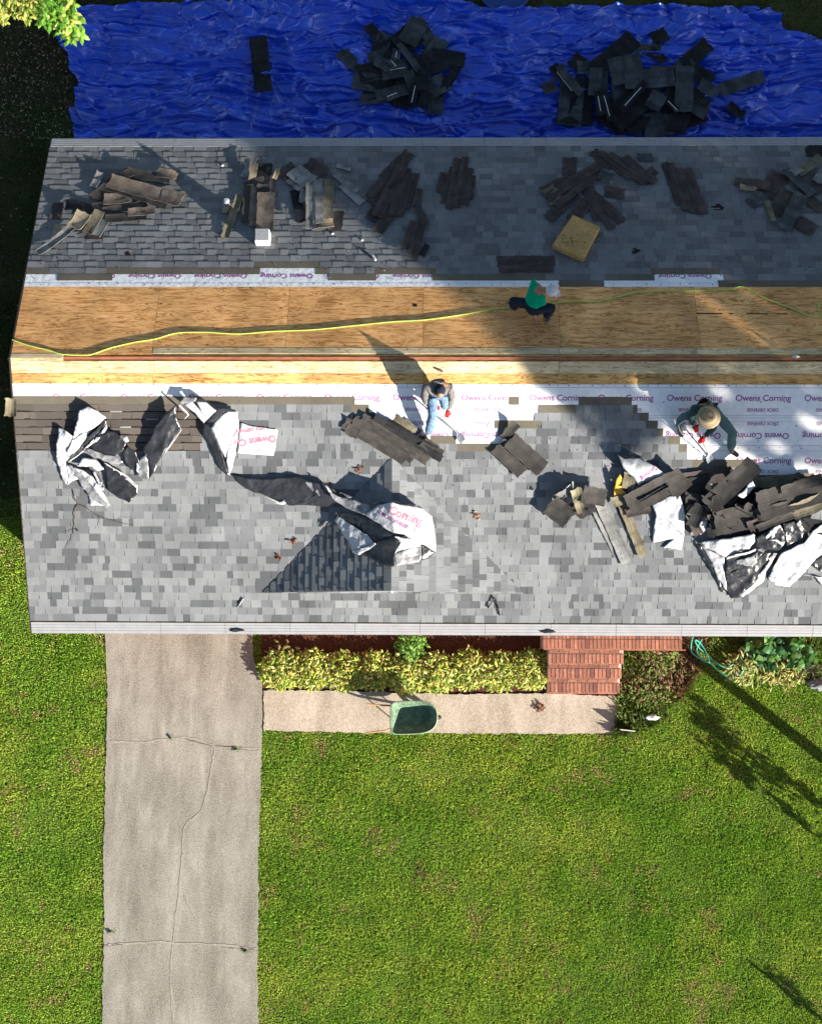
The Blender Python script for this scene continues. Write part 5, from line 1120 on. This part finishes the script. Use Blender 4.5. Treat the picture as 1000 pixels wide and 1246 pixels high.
b = hit(880, 353, 'B', .02); 

mb = MB(); rs = random.Random(5)
for _ in range(520):
    if rs.random() < .6: x, y, sf = rs.uniform(40, 1000), 340-abs(rs.gauss(0, 30)), 'B'
    elif rs.random() < .5: x, y, sf = rs.uniform(30, 1000), rs.uniform(350, 425), 'B'
    else: x, y, sf = rs.uniform(400, 840), rs.uniform(515, 600), 'F'
    if y < 182: continue
    c = hit(x, y, sf, .022 if sf == 'F' else (.016 if y < 330 else .006)); r = rs.uniform(.006, .02); pn = np.array(PL[sf][0], float); pn /= np.linalg.norm(pn); a = rs.random()*6.28
    u = np.array([math.cos(a), math.sin(a), 0])*r; v = np.array([-math.sin(a), math.cos(a), 0])*r*.5
    k_ = (.03, .028, .025) if rs.random() < .75 else ((.4, .4, .4) if rs.random() < .4 else (.2, .17, .13))
    mb.add([c-u, c-v, c+u, c+v, c+pn*.006], [(0, 1, 4), (1, 2, 4), (2, 3, 4), (3, 0, 4)], k_)
tag(mb.build('shingle_crumbs', M_torn), 'small shingle crumbs and nails strewn over the roof', 'crumbs', kind='stuff')

# ---------------------------------------------------------------- wheelbarrow
G0 = hit(503, 872, 'G')
wb = tag(empty('wheelbarrow', (G0[0], G0[1], .035)), 'green wheelbarrow with grey handles standing on the front walkway', 'wheelbarrow')
def wbp(px, py, z): q = at_h(px, py, z); return q
rim = []; bot = []
K = 44
x0r, x1r, y0r, y1r = 475.5, 531.5, 853.5, 893
for i in range(K):
    a = 2*math.pi*i/K; c, s = math.cos(a), math.sin(a); n = 2.6 if c > 0 else 7
    c2 = math.copysign(abs(c)**(2/n), c); s2 = math.copysign(abs(s)**(2/n), s)
    ux = (x0r+x1r)/2+(x1r-x0r)/2*c2; tap = .94+.06*(1 if c < 0 else (1-.0*c)); uy = (y0r+y1r)/2-(y1r-y0r)/2*s2*tap+1.5*(-(c2))*.6
    rim.append((ux, uy)); bot.append(((504+18*c2), (872-11*s2)))
V = []; 
R1 = [wbp(x, y, .62-.02*(x-500)/30) for x, y in rim]; ctr = np.mean(R1, 0)
R0 = [ctr+(p-ctr)*1.045+np.array([0, 0, -.004]) for p in R1]; R0b = [p+np.array([0, 0, -.025]) for p in R0]
Rm = [wbp(*(np.array(a)*.5+np.array(b)*.5), .50) for a, b in zip(rim, bot)]; Rb = [wbp(*b, .36) for b in bot]
V = R0b+R0+[p+np.array([0, 0, .008]) for p in R1]+Rm+Rb+[np.mean(Rb, 0)]
Fc = []
for l in range(4): Fc += [(l*K+i, l*K+(i+1) % K, (l+1)*K+(i+1) % K, (l+1)*K+i) for i in range(K)]
Fc += [(4*K+i, 4*K+(i+1) % K, 5*K) for i in range(K)]
nrim = 2*K
o = meshobj('tray', V, Fc, [M_wb, M_wbin], wb, midx=[0]*nrim+[1]*(len(Fc)-nrim), smooth=True)
bm = bmesh.new(); bm.from_mesh(o.data); bmesh.ops.solidify(bm, geom=list(bm.faces), thickness=.004); bm.to_mesh(o.data); bm.free()
for y0_, y1_, yl in ((857, 860, 0), (887, 892, 1)):
    mb = MB(); mb.tube([wbp(527, 872+(yl*2-1)*3, .17), wbp(505, 872+(yl*2-1)*9, .28), wbp(481, 872+(yl*2-1)*13, .38), wbp(468, (y0_+y1_)/2, .52), wbp(446, y0_ if yl == 0 else y1_, .58)], [.017, .018, .018, .017, .016], 8); mb.build('handle', M_wood, wb)
    mb = MB(); q = wbp(483, 872+(yl*2-1)*9, .44); mb.tube([q, np.array([q[0]-.02, q[1], .05])+np.array([.0, 0, -.005]), np.array([q[0]+.12, q[1], .045])], .012, 7); mb.build('leg', M_steel, wb)
mb = MB(); wc = wbp(527, 873, .2); wc[2] = .2
mb.tube([wc-(0, .05, 0), wc+(0, .05, 0)], .02, 8); 
ring = [wc+np.array([math.cos(a)*.13, 0, math.sin(a)*.13]) for a in np.linspace(0, 2*math.pi, 25)]; mb.tube(ring, .045, 8)
ww = mb.build('wheel', M_blackp, wb, smooth=True)

# small yard sign, paper, stone, blue tub
b = hit(760, 888, 'G'); root = tag(empty('yard_sign', b), 'small pale upright board standing in the grass at the end of the walkway', 'sign')
mb = MB(); mb.box(b+np.array([.02, 0, .15]), (.15, -.015, 0), (0, .008, 0), (0, 0, .12)); mb.build('board', M_whitep, root)
mb = MB()
for s in (-.1, .1): mb.tube([b+(s+.02, 0, -.02), b+(s+.02, 0, .05)], .006, 6)
mb.build('stake', M_steel, root)
def lump(name, label, cat, px, py, rx, ry, rz, m, z=.03):
    b = hit(px, py, 'G'); bm = bmesh.new(); bmesh.ops.create_icosphere(bm, subdivisions=3, radius=1)
    for v in bm.verts:
        f = 1+.35*mnoise.noise(v.co*1.7+Vector((px, 0, 0))); v.co = Vector((v.co.x*rx*f, v.co.y*ry*f, max(-.3, v.co.z)*rz*f+z))
    me = bpy.data.meshes.new(name); bm.to_mesh(me); bm.free(); me.materials.append(m); o = bpy.data.objects.new(name, me); scene.collection.objects.link(o); o.location = tuple(b); return tag(o, label, cat)
lump('white_stone', 'bright white stone in the weeds beyond the end of the walkway', 'stone', 791, 873, .17, .06, .08, M_whitep, .06)
lump('grey_stone', 'grey stone half hidden by dry growth at the right edge', 'stone', 996, 833, .22, .13, .14, M_greyp, .05)
b = hit(614, -12, 'G'); root = tag(empty('plastic_tub', b), 'round dark blue plastic tub overlapping the far edge of the tarp', 'tub')
rb = (hit(648, -12, 'G', .2)[0]-hit(580, -12, 'G', .2)[0])/2
K = 48; V = []; prof = [(rb*.9, .0), (rb*.97, .1), (rb, .2), (rb*1.0, .215), (rb*.96, .215), (rb*.94, .19), (rb*.9, .17)]
for r, z in prof: V += [b+np.array([r*math.cos(2*math.pi*i/K), r*math.sin(2*math.pi*i/K), z]) for i in range(K)]
Fc = [(l*K+i, l*K+(i+1) % K, (l+1)*K+(i+1) % K, (l+1)*K+i) for l in range(len(prof)-1) for i in range(K)]
meshobj('rim', V, Fc, M_tub, root, smooth=True)
K = 48; meshobj('lid', [b+np.array([rb*.93*math.cos(2*math.pi*i/K), rb*.93*math.sin(2*math.pi*i/K), .185+.004*math.sin(i)]) for i in range(K)], [tuple(range(K))], M_tub, root)
mb = MB()
for x, y in ((614, 18), (599, 14), (630, 15)): mb.tube([hit(x, y, 'G', .21), hit(x, y, 'G', .222)], .008, 8)
mb.build('rivet', M_whitep, root)

# ---------------------------------------------------------------- people
def skin(name, nodes, edges, m, parent, sub=2, root_node=None, org=None):
    """nodes: {id:(world pos, radius)}"""
    ids = list(nodes); ix = {k: i for i, k in enumerate(ids)}; org = np.array(parent.location) if parent is not None else np.array(org)
    me = bpy.data.meshes.new(name); me.from_pydata([tuple(np.array(nodes[k][0], float)-org) for k in ids], [(ix[a], ix[b]) for a, b in edges], []); me.materials.append(m)
    o = bpy.data.objects.new(name, me); scene.collection.objects.link(o)
    o.modifiers.new('s', 'SKIN')
    for k in ids:
        r = nodes[k][1]; sv = me.skin_vertices[0].data[ix[k]]; sv.radius = (r, r) if np.isscalar(r) else r; sv.use_root = (k == (root_node or ids[0]))
    sb = o.modifiers.new('u', 'SUBSURF'); sb.levels = sub; sb.render_levels = sub
    dg = bpy.context.evaluated_depsgraph_get(); me2 = bpy.data.meshes.new_from_object(o.evaluated_get(dg)); me2.name = name
    if len(me2.materials) == 0: me2.materials.append(m)
    o.modifiers.clear(); o.data = me2; me2.polygons.foreach_set('use_smooth', [True]*len(me2.polygons))
    if name in ('shirt', 'trousers', 'hood'):
        for v in me2.vertices:
            p = v.co; v.co = p+v.normal*(.014*mnoise.noise(p*9)+.009*(1-2*abs(mnoise.noise(p*14+Vector((3, 1, 2))))))
    if parent is not None: o.parent = parent; o['_o'] = list(org)
    return o
def cross(a, b): v = np.cross(a, b); return v/(np.linalg.norm(v)+1e-9)
def hand_nodes(N, E, tag_, wrist, d, up, grip=True, r=.010):
    d = d/np.linalg.norm(d); s = cross(d, up); palm = wrist+d*.05; N[tag_+'p'] = (palm, .030); N[tag_+'k'] = (wrist+d*.085, .030); E += [(tag_+'w', tag_+'p'), (tag_+'p', tag_+'k')]
    for i, l in enumerate((.062, .07, .066, .052)):
        b = wrist+d*.09+s*(i-1.5)*.02; n = cross(s, d)*(-1)
        k1 = b+d*l*.45-up*.012; k2 = k1+d*l*.25-up*l*.42; k3 = k2-d*l*.2-up*l*.3
        for j, p in enumerate((b, k1, k2, k3)): N[f'{tag_}f{i}{j}'] = (p, r*(1.05-.1*j))
        E += [(tag_+'k', f'{tag_}f{i}0'), (f'{tag_}f{i}0', f'{tag_}f{i}1'), (f'{tag_}f{i}1', f'{tag_}f{i}2'), (f'{tag_}f{i}2', f'{tag_}f{i}3')]
    t0 = wrist+d*.035-s*.03; t1 = t0+d*.03-s*.025-up*.01; t2 = t1+d*.03+s*.008-up*.02
    for j, p in enumerate((t0, t1, t2)): N[f'{tag_}t{j}'] = (p, r*1.15-.001*j)
    E += [(tag_+'p', f'{tag_}t0'), (f'{tag_}t0', f'{tag_}t1'), (f'{tag_}t1', f'{tag_}t2')]
def head_mesh(name, c, face, up, m, parent, sc=1.):
    """one head surface with nose, brow, eye sockets, mouth, ears"""
    face = face/np.linalg.norm(face); up = up-face*(up@face); up /= np.linalg.norm(up); s = np.cross(face, up); bm = bmesh.new(); bmesh.ops.create_uvsphere(bm, u_segments=32, v_segments=24, radius=1)
    V = []
    for v in bm.verts:
        x, y, z = v.co   # x side, y face, z up
        X_ = x*.076; Y_ = y*.095; Z_ = z*.115
        if z < 0: X_ *= 1+.22*z; Y_ *= 1+.05*z
        if y > 0:
            g = lambda cx, cz, sx, sz: math.exp(-((x-cx)/sx)**2-((z-cz)/sz)**2)
            Y_ += .022*g(0, -.12, .16, .2)+.006*g(0, .22, .5, .1)-.012*g(.36, .02, .18, .12)-.012*g(-.36, .02, .18, .12)+.007*g(0, -.48, .28, .07)-.004*g(0, -.53, .3, .03)+.008*g(0, -.8, .25, .15)
        V.append((X_, Y_, Z_))
    for v, q in zip(bm.verts, V): v.co = q
    for sd in (-1, 1):
        r = bmesh.ops.create_icosphere(bm, subdivisions=2, radius=1)
        for v in r['verts']: v.co = Vector((sd*(.076+v.co.x*.012), -.005+v.co.y*.018, -.005+v.co.z*.03))
    for v in bm.verts:
        q = v.co*sc; w_ = c+s*q.x+face*q.y+up*q.z; v.co = Vector(w_-np.array(parent.location))
    me = bpy.data.meshes.new(name); bm.to_mesh(me); bm.free(); me.materials.append(m); me.polygons.foreach_set('use_smooth', [True]*len(me.polygons))
    o = bpy.data.objects.new(name, me); scene.collection.objects.link(o); o.parent = parent; o['_o'] = list(np.array(parent.location)); return o
def person(label, J, mats, hat, headdir, headup, gloves=True, short=False, tool=None):
    """J: joints world. pelvis chest neck head; lsh lel lwr, rsh rel rwr; lhip lkn lan ltoe, r.."""
    b = (J['lan']+J['ran'])/2; root = tag(empty('person', b), label, 'person')
    up = np.array([0, 0, 1.])
    N = {'pel': (J['pelvis'], (.12, .10)), 'waist': ((J['pelvis']+J['chest'])/2, (.115, .09)), 'ch': (J['chest'], (.135, .105)), 'nk': (J['neck'], .055), 'hd': (J['head'], .06)}
    E = [('pel', 'waist'), ('waist', 'ch'), ('ch', 'nk'), ('nk', 'hd')]
    for s in 'lr':
        N.update({s+'sh': (J[s+'sh'], .055), s+'el': (J[s+'el'], .042), s+'w': (J[s+'wr'], .029), s+'hp': (J[s+'hip'], .085), s+'kn': (J[s+'kn'], .058), s+'an': (J[s+'an'], .04), s+'to': (J[s+'toe'], .032)})
        E += [('ch', s+'sh'), (s+'sh', s+'el'), (s+'el', s+'w'), ('pel', s+'hp'), (s+'hp', s+'kn'), (s+'kn', s+'an'), (s+'an', s+'to')]
        d = J.get(s+'hd', J[s+'wr']-J[s+'el']); hand_nodes(N, E, s, J[s+'wr'], d, up)
    body = skin('body', N, E, mats['skin'], root, root_node='pel')
    head_mesh('face', J['head'], headdir, headup, mats['skin'], root)
    # shirt
    C = {'pel': (J['pelvis'], (.155, .135)), 'waist': ((J['pelvis']*.45+J['chest']*.55), (.145, .115)), 'ch': (J['chest'], (.165, .13)), 'nk': (J['neck']*.7+J['chest']*.3, .075)}
    E = [('pel', 'waist'), ('waist', 'ch'), ('ch', 'nk')]
    for s in 'lr':
        C[s+'sh'] = (J[s+'sh'], .075); C[s+'el'] = (J[s+'el'] if not short else J[s+'sh']*.45+J[s+'el']*.55, .064); E += [('ch', s+'sh'), (s+'sh', s+'el')]
        if not short: C[s+'w'] = (J[s+'wr']*.92+J[s+'el']*.08, .046); E += [(s+'el', s+'w')]
    skin('shirt', C, E, mats['shirt'], root, root_node='waist')
    C = {'pel': (J['pelvis'], (.140, .118)), 'top': (J['pelvis']*.75+J['chest']*.25, (.13, .11))}; E = [('pel', 'top')]
    for s in 'lr':
        C.update({s+'hp': (J[s+'hip'], .105), s+'md': ((J[s+'hip']+J[s+'kn'])/2, .092), s+'kn': (J[s+'kn'], .078), s+'cf': ((J[s+'kn']+J[s+'an'])/2, .082), s+'an': (J[s+'an']*.93+J[s+'kn']*.07, .072)})
        E += [('pel', s+'hp'), (s+'hp', s+'md'), (s+'md', s+'kn'), (s+'kn', s+'cf'), (s+'cf', s+'an')]
    skin('trousers', C, E, mats['legs'], root, root_node='pel')
    for s in 'lr':
        a, t = J[s+'an'], J[s+'toe']; d = (t-a)/np.linalg.norm(t-a)
        skin('boot', {'a': (a+(J[s+'kn']-a)*.16, .052), 'b': (a-d*.02, .05), 'c': ((a+t)/2, .048), 'd': (t+d*.03, .042)}, [('a', 'b'), ('b', 'c'), ('c', 'd')], mats['boots'], root, root_node='b')
        if gloves:
            NN = {s+'w': (J[s+'wr'], .042)}; EE = []; hand_nodes(NN, EE, s, J[s+'wr'], J.get(s+'hd', J[s+'wr']-J[s+'el']), up, r=.0135); NN[s+'p'] = (NN[s+'p'][0], .040); NN[s+'k'] = (NN[s+'k'][0], .038)
            skin('glove', NN, EE, mats['gloves'], root, root_node=s+'w')
    return root
def lathe_hat(name, c, axis, prof, m, parent, face=None, K=36):
    axis = axis/np.linalg.norm(axis); a = cross(axis, np.array([1., .2, 0])); b = np.cross(axis, a); V = []
    for r, z in prof: V += [c+a*r*math.cos(2*math.pi*i/K)*(1 if r < .12 else 1+.03*math.sin(3*i))+b*r*math.sin(2*math.pi*i/K)+axis*(z+(.012*math.sin(2*math.pi*i/K*2) if r > .15 else 0)) for i in range(K)]
    Fc = [(l*K+i, l*K+(i+1) % K, (l+1)*K+(i+1) % K, (l+1)*K+i) for l in range(len(prof)-1) for i in range(K)]
    V.append(c+axis*prof[-1][1]); n = (len(prof)-1)*K; Fc += [(n+i, n+(i+1) % K, len(V)-1) for i in range(K)]
    return meshobj(name, V, Fc, m, parent, smooth=True)
A_ = lambda x, y, s, h: hit(x, y, s, h)
def legfix(hip, an, side, L1_=.43, L2_=.43, bend=np.array([0, 0, 1.])):   # two-bone knee
    d = an-hip; D = np.linalg.norm(d); 
    a = (L1_**2-L2_**2+D*D)/(2*D); h = math.sqrt(max(0.0, L1_**2-a*a)); u = d/D; n = bend-u*(bend@u); n /= np.linalg.norm(n); return hip+u*a+n*h
v3 = lambda *a: np.array(a, float)
# worker 1: grey hooded top, jeans, leaning over uphill; left leg stretched down-slope
J = {}
J['pelvis'] = A_(533, 478, 'F', 0.352); J['chest'] = A_(532, 468, 'F', 0.448); J['neck'] = A_(533, 471, 'F', 0.496); J['head'] = A_(535, 477, 'F', 0.512)
J['lhip'] = J['pelvis']+v3(-.10, -.05, -.03); J['rhip'] = J['pelvis']+v3(.10, -.05, -.03)
J['lkn'] = A_(526, 505, 'F', 0.320); J['lan'] = A_(520.5, 529, 'F', 0.110); J['ltoe'] = A_(520.5, 539, 'F', 0.050)
J['rkn'] = A_(541, 496, 'F', 0.288); J['ran'] = A_(541, 482, 'F', 0.100); J['rtoe'] = A_(543, 492, 'F', 0.050)
J['lsh'] = J['chest']+v3(-.21, -.03, .0); J['rsh'] = J['chest']+v3(.21, -.03, .0)
J['lel'] = A_(517, 487, 'F', 0.336); J['lwr'] = A_(526, 495, 'F', 0.288); J['lhd'] = v3(.9, -.1, -.3); J['rhd'] = v3(-.15, -.9, -.3)
J['rel'] = A_(550, 484, 'F', 0.352); J['rwr'] = A_(545, 498, 'F', 0.256)
p1 = person('roofer in grey hooded top, blue jeans and red gloves bending over with a long shovel', J, T_(skin=M_skin, shirt=M_grey, legs=M_jean, boots=M_boot, gloves=M_red), None, v3(.15, -.85, -.5), v3(-.1, .3, .9))
skin('hood', {'a': (J['neck']+v3(-.03, .03, .03), .10), 'b': (J['neck']+v3(-.01, .08, -.02), .12), 'c': (J['chest']+v3(0, .06, .05), .13)}, [('a', 'b'), ('b', 'c')], M_grey, p1)
lathe_hat('cap', J['head']+v3(-.0, .03, .04), v3(-.05, .25, 1), [(.10, -.03), (.102, 0), (.095, .04), (.07, .075), (.03, .09)], M_navy, p1)
def shovel(label, top, bot, blade_dir, m_h, bl=.24, bw=.10, surf='F', name='roofing_shovel'):
    root = tag(empty(name, bot), label, 'shovel'); mb = MB(); mb.tube([top, bot], .015, 8); mb.build('shaft', m_h, root)
    d = (bot-top)/np.linalg.norm(bot-top); s = cross(d, v3(0, -.34, .94)); mb = MB(); n = cross(s, d); fl = blade_dir/np.linalg.norm(blade_dir)
    V = []
    for z in (0, .004):
        for t, w_ in ((0, .02), (.25, .8), (.6, 1.), (1., .85)): V += [bot+fl*bl*t-s*bw*w_+n*z, bot+fl*bl*t+n*(z-.01*w_), bot+fl*bl*t+s*bw*w_+n*z]
    Fc = []
    for k in range(2):
        for r in range(3):
            for i in range(2): q = (k*12+r*3+i, k*12+r*3+i+1, k*12+r*3+i+4, k*12+r*3+i+3); Fc.append(q if k else q[::-1])
    Fc += [(0, 1, 13, 12), (1, 2, 14, 13), (9, 21, 22, 10), (10, 22, 23, 11)]+[(r*3, r*3+12, r*3+15, r*3+3) for r in range(3)]+[(r*3+2, r*3+5, r*3+17, r*3+14) for r in range(3)]
    mb.add(V, Fc); mb.build('blade', M_steel, root); 
    mb = MB(); mb.tube([top-s*.06, top+s*.06], .016, 8); mb.build('grip', M_blackp, root); return root
shovel('long grey roofing shovel held by the roofer in grey', A_(525, 497, 'F', .29), A_(556, 526, 'F', .05), v3(.55, -.8, -.2), M_greyp, .2, .07)
# worker 2: kneeling in green shirt, white cap
J = {}
J['pelvis'] = A_(646, 373, 'B', .32); J['chest'] = A_(654, 357, 'B', .52); J['neck'] = A_(661, 352, 'B', .62); J['head'] = A_(670, 354, 'B', .66)
J['lhip'] = J['pelvis']+v3(-.08, .06, -.02); J['rhip'] = J['pelvis']+v3(.08, -.08, -.02)
J['lan'] = A_(629, 375, 'B', .08); J['ltoe'] = A_(625, 373, 'B', .04); J['lkn'] = A_(634, 362, 'B', .30); J['lkn'] = legfix(J['lhip'], J['lan'], 1, .30, .30, v3(-.2, .2, 1))
J['ran'] = A_(662, 387, 'B', .08); J['rtoe'] = A_(667, 389, 'B', .04); J['rkn'] = legfix(J['rhip'], J['ran'], 1, .33, .33, v3(.9, .3, .4))
J['lsh'] = J['chest']+v3(-.06, .19, .02); J['rsh'] = J['chest']+v3(.08, -.17, .0); J['lel'] = A_(645, 352, 'B', .40); J['lwr'] = A_(641, 361, 'B', .25); J['rel'] = A_(653, 375, 'B', .30); J['rwr'] = A_(651, 387, 'B', .10)
J['rel'] = A_(648, 375, 'B', .30); J['rhd'] = v3(.1, -.8, -.3)
p2 = person('kneeling roofer in green t-shirt and pale cap on the bare plywood', J, T_(skin=M_skin, shirt=M_green, legs=M_navy, boots=M_bootd, gloves=None), None, v3(.8, -.3, -.55), v3(.35, 0, .9), gloves=False, short=True)
lathe_hat('cap', J['head']+v3(.02, -.0, .045), v3(.35, -.05, 1), [(.104, -.05), (.106, 0), (.098, .045), (.07, .08), (.03, .095)], M_cap, p2)
mb = MB(); hc = J['head']+v3(.1, -.04, .01); mb.add([hc+v3(-.03, .08, .02), hc+v3(.07, .04, -.02), hc+v3(.08, -.04, -.02), hc+v3(-.03, -.09, .02), hc+v3(-.03, .08, .012), hc+v3(.07, .04, -.028), hc+v3(.08, -.04, -.028), hc+v3(-.03, -.09, .012)], [(3, 2, 1, 0), (4, 5, 6, 7), (0, 1, 5, 4), (1, 2, 6, 5), (2, 3, 7, 6)]); mb.build('cap_brim', M_cap, p2)
skin('hair', {'a': (J['head']+v3(-.06, .03, .0), .06), 'b': (J['head']+v3(-.05, -.03, .01), .06)}, [('a', 'b')], M_hair, p2)
# worker 3: straw hat, teal trousers
J = {}
J['pelvis'] = A_(863, 499, 'F', .34); J['chest'] = A_(856, 494, 'F', .42); J['neck'] = A_(857, 500, 'F', .50); J['head'] = A_(859, 507, 'F', .56)
J['lhip'] = J['pelvis']+v3(-.11, -.04, -.02); J['rhip'] = J['pelvis']+v3(.11, -.05, -.02)
J['ran'] = A_(889, 548, 'F', .10); J['rtoe'] = A_(897, 554, 'F', .04); J['rkn'] = legfix(J['rhip'], J['ran'], 1, .46, .46, v3(.5, -.1, .6))
J['lkn'] = A_(829, 508, 'F', .24); J['lan'] = A_(826, 521, 'F', .09); J['ltoe'] = A_(830, 530, 'F', .04)
J['lsh'] = J['chest']+v3(-.17, -.04, .0); J['rsh'] = J['chest']+v3(.17, -.05, .0); J['lel'] = A_(840, 508, 'F', .40); J['lwr'] = A_(844, 517, 'F', .26); J['rel'] = A_(868, 521, 'F', .36); J['rwr'] = A_(857, 531, 'F', .22)
J['lhd'] = v3(.5, -.8, -.3); J['rhd'] = v3(-.6, -.7, -.3)
p3 = person('roofer in wide straw hat, teal trousers and red gloves stripping the right side', J, T_(skin=M_skin, shirt=M_dteal, legs=M_teal, boots=M_bootd, gloves=M_red), None, v3(-.3, -.6, -.7), v3(0, .1, 1))
skin('sock', {'a': (J['ran']+(J['rkn']-J['ran'])*.08, .055), 'b': (J['ran']+(J['rkn']-J['ran'])*.24, .058)}, [('a', 'b')], M_whitep, p3)
lathe_hat('straw_hat', J['head']+v3(.03, -.02, .09), v3(.02, -.08, 1), [(.205, -.035), (.207, -.028), (.17, -.008), (.115, .0), (.105, .03), (.098, .08), (.07, .10), (.03, .085)], M_straw, p3)
mb = MB(); q = J['head']+v3(.03, -.04, .196); mb.add([q+v3(-.035, -.03, 0), q+v3(.035, -.03, 0), q+v3(.045, .0, .004), q+v3(-.04, 0, .004)], [(0, 1, 2, 3)]); mb.build('hat_dent_shade', M_bark, p3)  # dark patch painting the shade of the dent on the crown
shovel('grey roofing shovel held by the straw hatted roofer', A_(846, 519, 'F', .26), A_(862, 553, 'F', .04), v3(.3, -.9, -.25), M_greyp, .14, .07)
bar('roof_ripper', 'long thin bent bar held beside the straw hatted roofer', 'pry bar', [(846, 512, .33), (834, 511, .33), (825, 517, .30), (827, 524, .24), (845, 542, .12), (858, 554, .05)], .010, M_steel, 'F')

for o in bpy.data.objects:
    if '_o' in o.keys(): del o['_o']
